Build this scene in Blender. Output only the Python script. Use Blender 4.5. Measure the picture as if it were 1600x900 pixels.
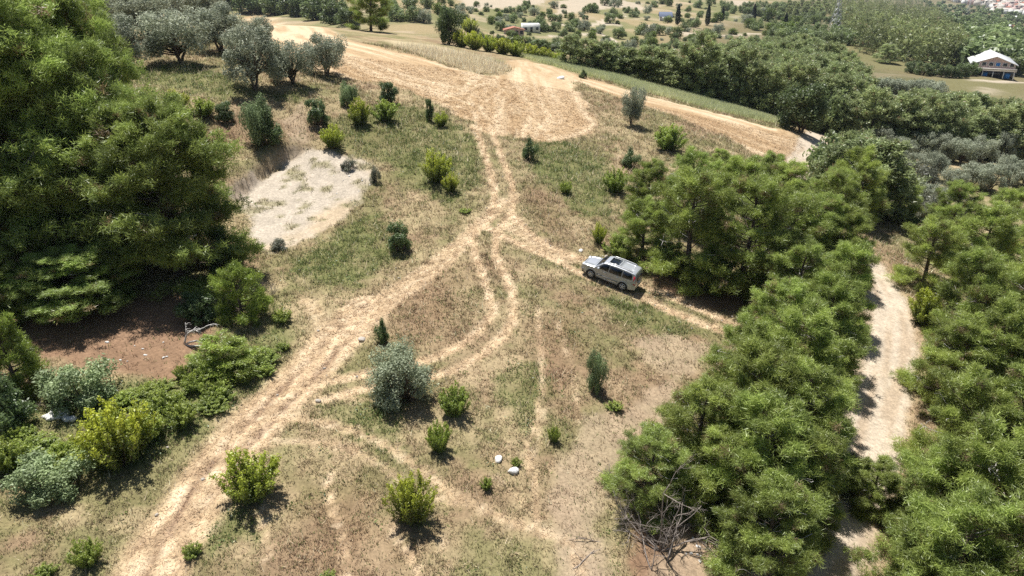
import bpy, math, random
import numpy as np

# ------------------------------------------------------------------ camera, sky, sun, exposure
for o in list(bpy.data.objects):
    bpy.data.objects.remove(o)
SC = bpy.context.scene
COL = SC.collection
rng = np.random.default_rng(11)
random.seed(5)

F = 1081.0                                   # focal length in photograph pixels (1600 wide)
PITCH = math.radians(25.0)
CAM = np.array([0.0, 0.0, 22.0])
cam_d = bpy.data.cameras.new('camera')
cam_d.sensor_width = 36.0
cam_d.lens = F / 1600 * 36
cam_d.clip_start = 0.5
cam_d.clip_end = 20000
cam = bpy.data.objects.new('camera', cam_d)
cam.location = CAM
cam.rotation_euler = (math.pi / 2 - PITCH, 0, 0)
COL.objects.link(cam)
SC.camera = cam

SUN_EL = 71.0
SHADOW = np.array([0.52, -0.85])             # ground direction in which shadows fall
sun_to = -SHADOW / np.linalg.norm(SHADOW)
world = bpy.data.worlds.new('World')
SC.world = world
world.use_nodes = True
wn = world.node_tree
wn.nodes.clear()
sky = wn.nodes.new('ShaderNodeTexSky')
sky.sky_type = 'NISHITA'
sky.sun_disc = False
sky.sun_elevation = math.radians(SUN_EL)
sky.sun_rotation = math.atan2(sun_to[0], sun_to[1])
bg = wn.nodes.new('ShaderNodeBackground')
bg.inputs['Strength'].default_value = 0.055
wo = wn.nodes.new('ShaderNodeOutputWorld')
wn.links.new(sky.outputs[0], bg.inputs['Color'])
wn.links.new(bg.outputs[0], wo.inputs['Surface'])

sun_d = bpy.data.lights.new('sun', 'SUN')
sun_d.energy = 5.0
sun_d.angle = math.radians(0.53)
sun_d.color = (1.0, 0.975, 0.93)
sun = bpy.data.objects.new('sun', sun_d)
el = math.radians(SUN_EL)
from mathutils import Vector, Matrix
sdir = Vector((-sun_to[0] * math.cos(el), -sun_to[1] * math.cos(el), -math.sin(el)))
sun.rotation_euler = sdir.to_track_quat('-Z', 'Y').to_euler()
sun.location = (0, 0, 200)
COL.objects.link(sun)

SC.view_settings.view_transform = 'Standard'
SC.view_settings.look = 'None'
SC.view_settings.exposure = 0.56
SC.view_settings.gamma = 1.0
SC.render.engine = 'CYCLES'
SC.cycles.max_bounces = 6
SC.cycles.diffuse_bounces = 3
SC.cycles.transmission_bounces = 3
SC.cycles.use_denoising = False
SC.cycles.sample_clamp_indirect = 4.0

# ------------------------------------------------------------------ noise and terrain
def _hash(ix, iy, seed):
    h = (ix.astype(np.int64) * 374761393 + iy.astype(np.int64) * 668265263 + seed * 982451653) & 0xffffffff
    h = ((h ^ (h >> 13)) * 1274126177) & 0xffffffff
    h = h ^ (h >> 16)
    return (h & 0xffff) / 65535.0

def vnoise(x, y, seed=0):
    ix = np.floor(x); iy = np.floor(y)
    fx = x - ix; fy = y - iy
    fx = fx * fx * (3 - 2 * fx); fy = fy * fy * (3 - 2 * fy)
    a = _hash(ix, iy, seed); b = _hash(ix + 1, iy, seed); c = _hash(ix, iy + 1, seed); d = _hash(ix + 1, iy + 1, seed)
    return (a * (1 - fx) + b * fx) * (1 - fy) + (c * (1 - fx) + d * fx) * fy

def fbm(x, y, seed=0, octv=4):
    s = 0; a = 0.5; t = 0
    for k in range(octv):
        s = s + a * vnoise(x * 2 ** k + 17.3 * k, y * 2 ** k - 9.1 * k, seed + k); t += a; a *= 0.55
    return s / t

def sstep(a, b, x):
    t = np.clip((x - a) / (b - a), 0, 1)
    return t * t * (3 - 2 * t)

FW = np.array([0, math.cos(PITCH), -math.sin(PITCH)])
UP = np.array([0, math.sin(PITCH), math.cos(PITCH)])
RT = np.array([1.0, 0, 0])

def ray(u, v):
    d = FW * F + RT * (u - 800) + UP * (450 - v)
    return d / np.linalg.norm(d)

# survey points: direction of a photo point with its forward distance or its height (from the sizes of car, trees, houses)
SURVEY = [(955, 445, None, 0), (780, 400, None, 1.5), (500, 500, None, .6), (630, 620, None, -.6), (800, 880, None, -2.2),
          (250, 860, None, -1.0), (1050, 700, None, -2.4), (300, 520, None, .8), (60, 520, None, 1.2), (480, 330, None, 2.6),
          (1150, 515, None, -1.7), (1390, 480, None, -3.5), (1350, 690, None, -4.5), (1280, 890, None, -4.8), (1560, 700, None, -6),
          (620, 380, None, 1.6), (770, 250, None, 4.4), (828, 245, None, 4.0), (760, 200, 78, None), (880, 200, 82, None),
          (985, 192, 88, None), (400, 215, 68, None), (398, 140, 76, None), (283, 97, 86, None), (512, 118, 88, None),
          (185, 110, 80, None), (700, 100, 103, None), (560, 50, 140, None), (700, 68, 140, None), (450, 40, 140, None),
          (850, 120, 108, None), (1000, 135, 116, None), (1200, 190, 108, None), (830, 92, 134, None), (1180, 235, 88, None),
          (1250, 205, 104, None), (1100, 170, 112, None), (1255, 240, 94, None), (1430, 265, 115, None), (1560, 280, 112, None),
          (1450, 330, 92, None), (1590, 190, 170, None), (1020, 95, 235, None), (1230, 120, 215, None), (1180, 75, 300, None),
          (830, 58, 330, None), (680, 25, 330, None), (930, 70, 300, None), (1058, 40, 430, None), (1040, 28, 480, None),
          (760, 10, 470, None), (1303, 50, 560, None), (1350, 75, 330, None), (1553, 122, 275, None), (1400, 95, 300, None),
          (1180, 20, 700, None), (900, 5, 600, None), (1500, 60, 480, None), (1450, 30, 800, None), (1590, 8, 1900, None),
          (1540, 25, 1300, None), (1590, 50, 800, None)]
TP = []
for u, v, y, z in SURVEY:
    d = ray(u, v)
    TP.append(CAM + d * ((z - CAM[2]) / d[2] if y is None else y / d[1]))
TP += [np.array(p, float) for p in [(-50, 20, .5), (-80, 60, 6), (-150, 120, 12), (60, 20, -8), (90, 60, -10), (-60, 140, 12), (0, 160, 6),
       (40, 160, -3), (-120, 330, -6), (-300, 330, 0), (-500, 700, 10), (-60, 230, 2), (300, 250, -25), (300, 100, -22), (400, 0, -30),
       (-300, 0, 8), (0, -60, -4), (1900, 1900, -70), (0, 1200, 8), (-900, 1900, 60), (200, 2500, -20), (2600, 900, -80), (3000, 3000, -80),
       (-1500, 300, 20), (6000, 6000, -80), (-6000, 6000, 80), (0, 7000, 0), (-5000, 0, 20), (6000, 0, -80)]]
TP = np.array(TP)

def _tps_phi(r2):
    return 0.5 * r2 * np.log(r2 + 1e-9)

_S = 100.0
_n = len(TP)
_X = TP[:, :2] / _S
_A = np.zeros((_n + 3, _n + 3))
_A[:_n, :_n] = _tps_phi(((_X[:, None] - _X[None]) ** 2).sum(-1)) + np.eye(_n) * 0.003
_A[:_n, _n] = 1; _A[:_n, _n + 1:] = _X
_A[_n:, :_n] = _A[:_n, _n:].T
_W = np.linalg.solve(_A, np.concatenate([TP[:, 2], np.zeros(3)]))

def Z0(x, y):
    x = np.atleast_1d(np.asarray(x, float)) / _S; y = np.atleast_1d(np.asarray(y, float)) / _S
    sh = x.shape; x = x.ravel(); y = y.ravel()
    out = _W[_n] + _W[_n + 1] * x + _W[_n + 2] * y
    for k in range(_n):
        out = out + _W[k] * _tps_phi((x - _X[k, 0]) ** 2 + (y - _X[k, 1]) ** 2)
    return out.reshape(sh)

_TS = 12.0 * (4000 / 12.0) ** (np.linspace(0, 1, 1400))

def hit(u, v, h=0.0, beyond=0.0):
    """where the direction of photo point (u, v) first comes within h metres of the ground; x, y of that place"""
    d = ray(u, v)
    P = CAM + _TS[:, None] * d
    g = P[:, 2] - (Z0(P[:, 0], P[:, 1]) + h)
    g[P[:, 1] < beyond] = 1.0
    k = int(np.argmax(g < 0)) if (g < 0).any() else len(_TS) - 1
    if k == 0: k = 1
    f = g[k - 1] / (g[k - 1] - g[k] + 1e-12)
    t = _TS[k - 1] + (_TS[k] - _TS[k - 1]) * f
    p = CAM + t * d
    return p[0], p[1]

def hits(pts):
    return np.array([hit(u, v) for u, v in pts])

def smooth_line(P, n=8):
    P = np.asarray(P, float)
    Q = np.vstack([2 * P[0] - P[1], P, 2 * P[-1] - P[-2]])
    out = []
    for i in range(1, len(Q) - 2):
        for t in np.linspace(0, 1, n, endpoint=False):
            out.append(0.5 * ((2 * Q[i]) + (-Q[i - 1] + Q[i + 1]) * t + (2 * Q[i - 1] - 5 * Q[i] + 4 * Q[i + 1] - Q[i + 2]) * t * t
                              + (-Q[i - 1] + 3 * Q[i] - 3 * Q[i + 1] + Q[i + 2]) * t ** 3))
    out.append(P[-1])
    return np.array(out)

def line_dist(x, y, L, reach):
    """distance, signed side and run along polyline L for points within reach (others: reach)"""
    d = np.full(x.shape, float(reach)); sd = np.zeros(x.shape); al = np.zeros(x.shape)
    lo = L.min(0) - reach; hi = L.max(0) + reach
    m = (x > lo[0]) & (x < hi[0]) & (y > lo[1]) & (y < hi[1])
    px = x[m]; py = y[m]
    if px.size == 0: return d, sd, al
    bd = np.full(px.shape, float(reach)); bs = np.zeros(px.shape); ba = np.zeros(px.shape); run = 0
    for a, b in zip(L[:-1], L[1:]):
        ex, ey = b - a; l2 = ex * ex + ey * ey + 1e-12; l = math.sqrt(l2)
        t = np.clip(((px - a[0]) * ex + (py - a[1]) * ey) / l2, 0, 1)
        dx = px - a[0] - t * ex; dy = py - a[1] - t * ey
        dd = np.hypot(dx, dy)
        k = dd < bd
        bd[k] = dd[k]; bs[k] = np.sign(ex * dy - ey * dx)[k]; ba[k] = (run + t * l)[k]
        run += l
    d[m] = bd; sd[m] = bs; al[m] = ba
    return d, sd, al

def poly_mask(x, y, P, soft):
    """1 inside polygon, falling to 0 over soft metres either side of its edge"""
    out = np.zeros(x.shape)
    P = np.asarray(P); lo = P.min(0) - soft; hi = P.max(0) + soft
    m = (x > lo[0]) & (x < hi[0]) & (y > lo[1]) & (y < hi[1])
    px = x[m]; py = y[m]
    if px.size == 0: return out
    ins = np.zeros(px.shape, bool)
    Q = np.roll(P, -1, 0)
    for a, b in zip(P, Q):
        c = ((a[1] > py) != (b[1] > py)) & (px < (b[0] - a[0]) * (py - a[1]) / (b[1] - a[1] + 1e-12) + a[0])
        ins ^= c
    d, _, _ = line_dist(px, py, np.vstack([P, P[:1]]), soft)
    s = np.where(ins, d, -d)
    out[m] = sstep(-soft, soft, s)
    return out

# ------------------------------------------------------------------ lines and areas of the ground (photo points laid onto the terrain)
def L(*p): return smooth_line(hits(p))
# (line, half width, strength)
TRACKS = [
    (L((205, 960), (262, 850), (330, 745), (400, 660), (470, 590), (530, 525), (575, 480)), 1.75, 1.0),
    (L((530, 525), (580, 480), (640, 440), (700, 397), (745, 355), (790, 315)), .85, .8),
    (L((480, 470), (500, 500), (500, 540), (470, 580)), .6, .6),
    (L((540, 545), (620, 470), (690, 420), (735, 375)), .45, .6),
    (L((742, 196), (757, 240), (771, 290), (768, 325), (742, 362), (742, 395), (757, 440), (768, 480), (752, 512), (700, 548), (640, 570), (560, 585), (480, 605)), .40, .95),
    (L((768, 203), (784, 245), (800, 290), (801, 322), (778, 362), (775, 395), (793, 440), (803, 480), (788, 520), (740, 560), (690, 582), (600, 600), (500, 625)), .40, .95),
    (L((755, 352), (800, 375), (860, 402), (912, 428), (985, 457), (1050, 487), (1160, 528)), .48, 1.0),
    (L((800, 335), (830, 366), (868, 388), (920, 408), (1000, 443), (1060, 468), (1170, 517)), .48, 1.0),
    (L((790, 352), (840, 380), (890, 405)), .7, .8),
    (L((430, 650), (520, 662), (590, 690), (640, 722), (700, 765), (770, 803), (850, 832)), .33, .75),
    (L((420, 690), (500, 690), (570, 712), (620, 745), (660, 770), (720, 790)), .28, .55),
    (L((500, 620), (580, 625), (650, 612)), .25, .5),
    (L((838, 480), (846, 560), (843, 630), (826, 700), (834, 760), (838, 820)), .2, .7),
    (L((868, 500), (890, 560), (900, 620), (905, 660)), .2, .4),
    (L((850, 640), (838, 700), (832, 730)), .2, .5),
    (L((512, 745), (517, 790), (536, 840), (543, 930)), .17, .85),
    (L((612, 830), (645, 875), (665, 930)), .2, .8),
    (L((405, 790), (415, 830), (418, 880)), .18, .7),
    (L((690, 840), (700, 890), (702, 950)), .12, .4),
    (L((850, 830), (890, 850), (905, 890), (910, 950)), .3, .6),
    (L((770, 740), (800, 770), (850, 810)), .2, .4),
]
LANE = L((1285, 190), (1270, 225), (1250, 265), (1290, 330), (1345, 400), (1372, 445), (1388, 490), (1388, 535), (1380, 585), (1368, 640),
         (1350, 700), (1325, 765), (1298, 830), (1255, 890), (1200, 980))
FIELD = hits([(375, 20), (430, 25), (540, 62), (620, 80), (700, 104), (760, 118), (795, 112), (790, 96), (822, 94), (880, 109), (905, 119), (898, 135),
              (920, 175), (938, 198), (905, 214), (850, 222), (790, 212), (742, 205), (732, 190), (690, 165), (630, 138), (560, 126), (525, 118), (470, 100),
              (425, 92), (395, 60), (370, 45)])
FIELD2 = hits([(903, 118), (1000, 147), (1100, 172), (1200, 199), (1240, 205), (1255, 225), (1235, 245), (1185, 246), (1140, 215), (1060, 183), (990, 162), (915, 132)])
WHEAT = hits([(806, 87), (900, 103), (1000, 131), (1100, 156), (1212, 181), (1218, 196), (1100, 169), (1000, 143), (905, 115), (830, 94)])
TALLDRY = hits([(600, 62), (680, 70), (740, 88), (795, 108), (790, 116), (740, 114), (690, 98), (630, 78)])
SAND = hits([(452, 236), (480, 228), (520, 238), (588, 256), (588, 275), (562, 300), (553, 330), (522, 350), (492, 372), (457, 390), (425, 390), (396, 375),
             (384, 335), (366, 306), (392, 278), (428, 256)])
BARE = [hits(p) for p in (
    [(875, 730), (920, 655), (1010, 615), (1060, 585), (1045, 650), (990, 700), (960, 760), (950, 820), (965, 880), (975, 960), (880, 960), (870, 880), (850, 820), (858, 780)],
    [(985, 530), (1050, 522), (1110, 540), (1090, 585), (1035, 585), (1000, 560)],
    [(880, 840), (915, 830), (945, 870), (960, 930), (890, 930)],
    [(480, 175), (470, 160), (440, 190), (455, 225), (490, 230)],
    [(1000, 855), (1080, 840), (1150, 850), (1140, 940), (1000, 940)],
    [(1400, 460), (1435, 500), (1445, 545), (1420, 570), (1398, 560)])]
LITTER = [hits(p) for p in (
    [(30, 500), (150, 470), (280, 460), (345, 500), (300, 560), (270, 600), (190, 585), (120, 575), (50, 560)],
    [(990, 800), (1080, 830), (1180, 830), (1260, 870), (1220, 940), (1000, 940), (960, 880)],
    [(1010, 420), (1100, 440), (1200, 470), (1190, 490), (1110, 480), (1030, 455)])]
REDSOIL = [hits(p) for p in ([(290, 200), (360, 195), (395, 220), (340, 240), (285, 225)],
                             [(815, 285), (860, 290), (890, 350), (880, 385), (830, 350), (812, 320)],
                             [(540, 470), (640, 420), (720, 400), (740, 470), (720, 520), (660, 560), (600, 540)],
                             [(800, 500), (900, 480), (930, 560), (880, 640), (820, 620)],
                             [(450, 770), (560, 740), (640, 830), (560, 900), (450, 900)])]
GREEN = [hits(p) for p in (
    [(510, 190), (600, 160), (690, 175), (745, 215), (760, 290), (700, 320), (610, 260), (520, 235)],
    [(825, 200), (900, 225), (960, 260), (960, 340), (900, 330), (830, 270)],
    [(930, 460), (1010, 470), (1100, 515), (1060, 530), (960, 505)],
    [(440, 420), (520, 360), (590, 330), (640, 400), (560, 440), (470, 450)],
    [(500, 640), (600, 610), (640, 660), (620, 730), (560, 690)],
    [(300, 800), (380, 780), (420, 840), (340, 860)],
    [(0, 620), (140, 600), (300, 580), (420, 520), (420, 470), (480, 520), (400, 600), (300, 690), (200, 740), (0, 760)],
    [(180, 110), (300, 100), (420, 150), (500, 135), (470, 160), (350, 160), (250, 140)],
    [(830, 550), (860, 620), (830, 680), (770, 640), (760, 580)])]
PALE_FAR = [hits(p) for p in (
    [(715, 0), (800, -4), (860, 0), (835, 8), (770, 11), (745, 18), (728, 12)],
    [(870, 2), (930, -6), (1000, 5), (1010, 15), (960, 12), (900, 20), (868, 22)],
    [(1130, 0), (1180, 3), (1190, 10), (1150, 9)],
    [(1080, 70), (1110, 72), (1100, 88), (1075, 85)],
    [(1520, 138), (1570, 140), (1570, 150), (1515, 146)])]
FAR_PATHS = [(L((850, 38), (905, 37), (960, 37), (1000, 39), (1040, 46), (1075, 53), (1130, 54), (1200, 52)), 2.6),
             (L((925, 37), (950, 30), (975, 24)), 2.0), (L((935, 55), (955, 62), (960, 74), (945, 78)), 1.8), (L((860, 60), (935, 55)), 2.0),
             (L((1480, 118), (1530, 128), (1600, 130)), 2.2)]
FAR_MEADOW = [hits(p) for p in ([(1270, 58), (1400, 75), (1520, 105), (1480, 118), (1350, 100), (1300, 82)],
                                [(1470, 120), (1600, 130), (1600, 165), (1540, 160), (1460, 145)])]

# ------------------------------------------------------------------ the ground sheet
def grade(a, b, step, lo, hi, g):
    c = list(np.arange(a, b + 1e-6, step))
    s = step; x = a; left = []
    while x > lo:
        s = min(s * g, 160); x -= s; left.append(x)
    s = step; x = c[-1]; right = []
    while x < hi:
        s = min(s * g, 160); x += s; right.append(x)
    return np.array(left[::-1] + c + right), len(left), len(c)

STEP = 0.33
GX, GX0, GXN = grade(-48, 60, STEP, -3500, 5000, 1.06)
GY, GY0, GYN = grade(14, 116, STEP, -200, 6500, 1.03)
XX, YY = np.meshgrid(GX, GY, indexing='ij')
ZB = Z0(XX, YY)

def mix(a, b, m):
    return a * (1 - m[..., None]) + np.asarray(b) * m[..., None]

def survey_ground(x, y):
    n1 = fbm(x / 7.0, y / 7.0, 1); n2 = fbm(x / 2.2, y / 2.2, 5); n3 = fbm(x / .7, y / .7, 9, 3); n4 = fbm(x / 40., y / 40., 12)
    edge = (n2 - .5) * 1.1 + (n3 - .5) * .7
    TAN = np.array([.405, .33, .20]); BROWN = np.array([.30, .205, .135]); OLIVE = np.array([.225, .215, .10]); STRAW = np.array([.54, .42, .275])
    col = np.ones(x.shape + (3,)) * TAN
    col = mix(col, BROWN, sstep(.42, .66, n1 * .6 + n2 * .4) * .8)
    col = mix(col, OLIVE, sstep(.42, .64, fbm(x / 4.5, y / 4.5, 23) * .7 + n3 * .3) * .8)
    col = mix(col, STRAW, sstep(.58, .75, fbm(x / 3., y / 3., 31)) * .55)
    m_green = np.zeros(x.shape); m_straw = np.zeros(x.shape); m_sand = np.zeros(x.shape)
    for P in REDSOIL:
        col = mix(col, [.295, .195, .125], np.clip(poly_mask(x, y, P, 2.2) + edge * .5, 0, 1) * poly_mask(x, y, P, 2.6) * .75)
    for P in GREEN:
        m = sstep(.35, .75, poly_mask(x, y, P, 2.5) + edge * .55)
        m_green = np.maximum(m_green, m)
    col = mix(col, np.array([.165, .185, .068]), m_green * (.45 + .4 * n3))
    far = sstep(150, 190, y)
    fcol = mix(mix(np.ones(x.shape + (3,)) * np.array([.33, .265, .155]), [.20, .20, .095], sstep(.42, .6, n4)), [.42, .34, .24], sstep(.55, .7, fbm(x / 22., y / 22., 40)) * .8)
    col = mix(col, 0, far) + fcol * far[..., None]
    for P in FAR_MEADOW:
        col = mix(col, [.30, .29, .13], poly_mask(x, y, P, 4) * .7)
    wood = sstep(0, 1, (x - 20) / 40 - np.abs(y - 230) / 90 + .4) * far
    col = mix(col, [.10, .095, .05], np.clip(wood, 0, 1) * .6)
    for P in LITTER:
        m = sstep(.3, .7, poly_mask(x, y, P, 1.6) + edge * .5); col = mix(col, [.30, .185, .125], m * .9); m_sand = np.maximum(m_sand, m * .8)
    for P in BARE:
        m = sstep(.35, .75, poly_mask(x, y, P, 1.4) + edge * .65); col = mix(col, [.47, .365, .265], m * .7); m_sand = np.maximum(m_sand, m * .55)
    row_c = np.zeros(x.shape)
    col = col * (1 - .14 * (1 - far))[..., None]
    # the mown field, in windrows
    dF, sF, aF = line_dist(x, y, np.vstack([FIELD[1:7]]), 90)
    sF = dF * np.where(sF == 0, 1, sF)
    for P, s in ((FIELD, 1), (FIELD2, 2)):
        m = sstep(.36, .64, poly_mask(x, y, P, 2.4) + edge * .62)
        if s == 1:
            rr, _, ar = line_dist(x, y, smooth_line(FIELD[9:16]), 60); wgt = sstep(-7, 7, x - FIELD[5][0] - 2)
            row = dF * (1 - wgt) + rr * wgt; al = aF * (1 - wgt) + ar * wgt
        else:
            dd, ss, al = line_dist(x, y, FIELD2[0:4], 40); row = dd
        st = .55 * fbm(row / .75, al / 11., 51, 3) + .45 * fbm(row / 2.4, al / 25., 57, 2)
        if s == 1: st = .5 + (st - .5) * (1 - .45 * wgt)
        c = mix(mix(np.ones(x.shape + (3,)) * np.array([.50, .37, .235]), [.64, .51, .36], sstep(.46, .66, st)), [.40, .275, .16], sstep(.52, .34, st) * .8)
        col = mix(col, 0, m) + c * m[..., None]
        m_straw = np.maximum(m_straw, m)
        row_c = np.where(m > .5, st, row_c)
    m = poly_mask(x, y, TALLDRY, 1.5); col = mix(col, [.50, .42, .28], m * .85)
    m_wheat = sstep(.3, .7, poly_mask(x, y, WHEAT, .9) + edge * .5); col = mix(col, [.36, .38, .19], m_wheat)
    # sand cut
    m = sstep(.35, .65, poly_mask(x, y, SAND, 1.6) + edge * .7)
    weeds = sstep(.53, .64, fbm(x / 1.3, y / 1.3, 71) * .7 + n3 * .3)
    col = mix(col, np.array([.49, .43, .365]) , m); col = mix(col, [.50, .40, .29], m * sstep(.5, .7, n1)); col = mix(col, [.24, .22, .12], m * weeds * .75)
    m_sand = np.maximum(m_sand, m * (1 - weeds * .8))
    # wheel tracks and lane
    dz = np.zeros(x.shape)
    for T, w, s in TRACKS:
        d, sd, al = line_dist(x, y, T, w + 1.6)
        e = d + edge * (w * .36 if w < .6 else min(.42, w * .5))
        mm = sstep(w * 1.2, w * .6, e) * s
        fib = fbm(d * sd / .16, al / 1.1, 83, 2)
        c = mix(np.ones(x.shape + (3,)) * np.array([.575, .435, .285]), [.70, .56, .40], sstep(.5, .75, fib))
        c = mix(c, [.36, .255, .165], sstep(.52, .3, fib) * .75)
        if w > 1:      # ruts of the wide mown road
            for off in (-.72, .35):
                r = np.exp(-((d * sd - off + (n1 - .5) * .5) / .19) ** 2)
                c = mix(c, [.26, .17, .115], r * sstep(.3, .5, fbm(al / 3., x * 0 + off, 91, 2)) * .9); dz -= .09 * r * mm
        col = mix(col, 0, mm) + c * mm[..., None]
        m_straw = np.maximum(m_straw, mm)
        dz -= mm * .075 * (1 if w < 1 else .3)
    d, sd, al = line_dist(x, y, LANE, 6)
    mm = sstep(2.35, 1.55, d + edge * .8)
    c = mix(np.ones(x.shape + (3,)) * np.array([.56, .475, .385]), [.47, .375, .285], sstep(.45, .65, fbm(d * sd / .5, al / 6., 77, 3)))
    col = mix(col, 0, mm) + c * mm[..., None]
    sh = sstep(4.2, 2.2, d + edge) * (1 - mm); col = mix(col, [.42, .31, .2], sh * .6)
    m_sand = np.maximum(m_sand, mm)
    for P in PALE_FAR:
        col = mix(col, [.47, .40, .32], sstep(.3, .7, poly_mask(x, y, P, 8) + (n4 - .5) * .9 + (n2 - .5) * .5) * .9)
    for T, w in FAR_PATHS:
        d, sd, al = line_dist(x, y, T, 9); col = mix(col, [.50, .43, .35], sstep(w * 1.3, w * .7, d))
    return col, m_straw, m_sand, m_green, m_wheat, dz

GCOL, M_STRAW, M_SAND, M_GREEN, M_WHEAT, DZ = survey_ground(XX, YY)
# relief: bank above the sand cut, hummocks, rut depth
BANK = smooth_line(hits([(352, 312), (392, 272), (425, 248), (452, 232), (490, 226)]))
bd_, bs_, ba_ = line_dist(XX, YY, BANK, 9)
sdist = bd_ * -bs_
bank_fade = sstep(0, 1.5, ba_) * sstep(0, 2.5, ba_.max() - ba_) * (bd_ < 9)
rill = .16 * (fbm(ba_ / .35, sdist * 0, 95, 2) - .5)
inside = np.clip(poly_mask(XX, YY, SAND, 3.0), 0, 1)
DZ = DZ - .95 * sstep(-.15 + rill * 3, .45 + rill * 3, sdist) * np.exp(-np.clip(sdist - .4, 0, 99) / 3.2) * bank_fade * np.where(sdist > 0, 1, 1)
DZ = DZ + bank_fade * .45 * np.exp(-((sdist + 1.0) / .9) ** 2)
face = np.exp(-((sdist - .15) / .38) ** 2) * bank_fade
GCOL = GCOL * np.array([.93, .91, .85])
GCOL = mix(GCOL, [.33, .25, .18], np.clip(face, 0, 1) * .6)
near = sstep(160, 120, YY)
hum = (fbm(XX / 1.6, YY / 1.6, 61, 4) - .5) * .22 + (fbm(XX / .5, YY / .5, 63, 2) - .5) * .07
ZG = ZB + DZ + hum * near * (1 - .75 * np.maximum(M_SAND, M_STRAW * .6)) + (1 - near) * (fbm(XX / 30, YY / 30, 66) - .5) * 4 * sstep(150, 260, YY)

def zat(x, y):
    """ground height by bilinear look-up in the built sheet"""
    x = np.atleast_1d(np.asarray(x, float)); y = np.atleast_1d(np.asarray(y, float))
    i = np.clip(np.searchsorted(GX, x) - 1, 0, len(GX) - 2); j = np.clip(np.searchsorted(GY, y) - 1, 0, len(GY) - 2)
    a = (x - GX[i]) / (GX[i + 1] - GX[i]); b = (y - GY[j]) / (GY[j + 1] - GY[j])
    return (ZG[i, j] * (1 - a) + ZG[i + 1, j] * a) * (1 - b) + (ZG[i, j + 1] * (1 - a) + ZG[i + 1, j + 1] * a) * b

# ------------------------------------------------------------------ materials
def nt(mat):
    mat.use_nodes = True
    t = mat.node_tree; t.nodes.clear()
    return t

def add(t, kind, **kw):
    n = t.nodes.new(kind)
    for k, v in kw.items(): setattr(n, k, v)
    return n

MATS = {}
def mat_ground():
    m = bpy.data.materials.new('ground'); t = nt(m)
    at = add(t, 'ShaderNodeAttribute', attribute_name='Col')
    co = add(t, 'ShaderNodeTexCoord')
    n1 = add(t, 'ShaderNodeTexNoise'); n1.inputs['Scale'].default_value = 5.5; n1.inputs['Detail'].default_value = 8; n1.inputs['Roughness'].default_value = .75
    n2 = add(t, 'ShaderNodeTexNoise'); n2.inputs['Scale'].default_value = 1.1; n2.inputs['Detail'].default_value = 5
    for n in (n1, n2): t.links.new(co.outputs['Object'], n.inputs['Vector'])
    r1 = add(t, 'ShaderNodeMapRange'); r1.inputs[1].default_value = .32; r1.inputs[2].default_value = .68; r1.inputs[3].default_value = .62; r1.inputs[4].default_value = 1.3
    r2 = add(t, 'ShaderNodeMapRange'); r2.inputs[1].default_value = .3; r2.inputs[2].default_value = .7; r2.inputs[3].default_value = .86; r2.inputs[4].default_value = 1.12
    t.links.new(n1.outputs[0], r1.inputs[0]); t.links.new(n2.outputs[0], r2.inputs[0])
    mu = add(t, 'ShaderNodeMath', operation='MULTIPLY'); t.links.new(r1.outputs[0], mu.inputs[0]); t.links.new(r2.outputs[0], mu.inputs[1])
    vm = add(t, 'ShaderNodeVectorMath', operation='SCALE'); t.links.new(at.outputs['Color'], vm.inputs[0]); t.links.new(mu.outputs[0], vm.inputs['Scale'])
    bs = add(t, 'ShaderNodeBsdfPrincipled'); bs.inputs['Roughness'].default_value = 1; bs.inputs['Specular IOR Level'].default_value = .1
    t.links.new(vm.outputs[0], bs.inputs['Base Color'])
    bp = add(t, 'ShaderNodeBump'); bp.inputs['Strength'].default_value = .7; bp.inputs['Distance'].default_value = .06
    t.links.new(n1.outputs[0], bp.inputs['Height']); t.links.new(bp.outputs[0], bs.inputs['Normal'])
    o = add(t, 'ShaderNodeOutputMaterial'); t.links.new(bs.outputs[0], o.inputs[0])
    return m

def mat_leaf(name, transl=.35, vary=.25, gloss=.04):
    m = bpy.data.materials.new(name); t = nt(m)
    at = add(t, 'ShaderNodeAttribute', attribute_name='Col')
    oi = add(t, 'ShaderNodeObjectInfo')
    mr = add(t, 'ShaderNodeMapRange'); mr.inputs[3].default_value = 1 - vary; mr.inputs[4].default_value = 1 + vary
    t.links.new(oi.outputs['Random'], mr.inputs[0])
    hs = add(t, 'ShaderNodeHueSaturation')
    mh = add(t, 'ShaderNodeMapRange'); mh.inputs[3].default_value = .494; mh.inputs[4].default_value = .506
    mm = add(t, 'ShaderNodeMath', operation='MULTIPLY'); mm.inputs[1].default_value = 7.31
    fr = add(t, 'ShaderNodeMath', operation='FRACT')
    t.links.new(oi.outputs['Random'], mm.inputs[0]); t.links.new(mm.outputs[0], fr.inputs[0]); t.links.new(fr.outputs[0], mh.inputs[0])
    t.links.new(mh.outputs[0], hs.inputs['Hue']); t.links.new(mr.outputs[0], hs.inputs['Value']); t.links.new(at.outputs['Color'], hs.inputs['Color'])
    df = add(t, 'ShaderNodeBsdfDiffuse'); tr = add(t, 'ShaderNodeBsdfTranslucent'); gl = add(t, 'ShaderNodeBsdfGlossy'); gl.inputs['Roughness'].default_value = .45
    for n in (df, tr): t.links.new(hs.outputs[0], n.inputs['Color'])
    m1 = add(t, 'ShaderNodeMixShader'); m1.inputs[0].default_value = transl
    m2 = add(t, 'ShaderNodeMixShader'); m2.inputs[0].default_value = gloss
    t.links.new(df.outputs[0], m1.inputs[1]); t.links.new(tr.outputs[0], m1.inputs[2]); t.links.new(m1.outputs[0], m2.inputs[1]); t.links.new(gl.outputs[0], m2.inputs[2])
    o = add(t, 'ShaderNodeOutputMaterial'); t.links.new(m2.outputs[0], o.inputs[0])
    return m

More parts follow.
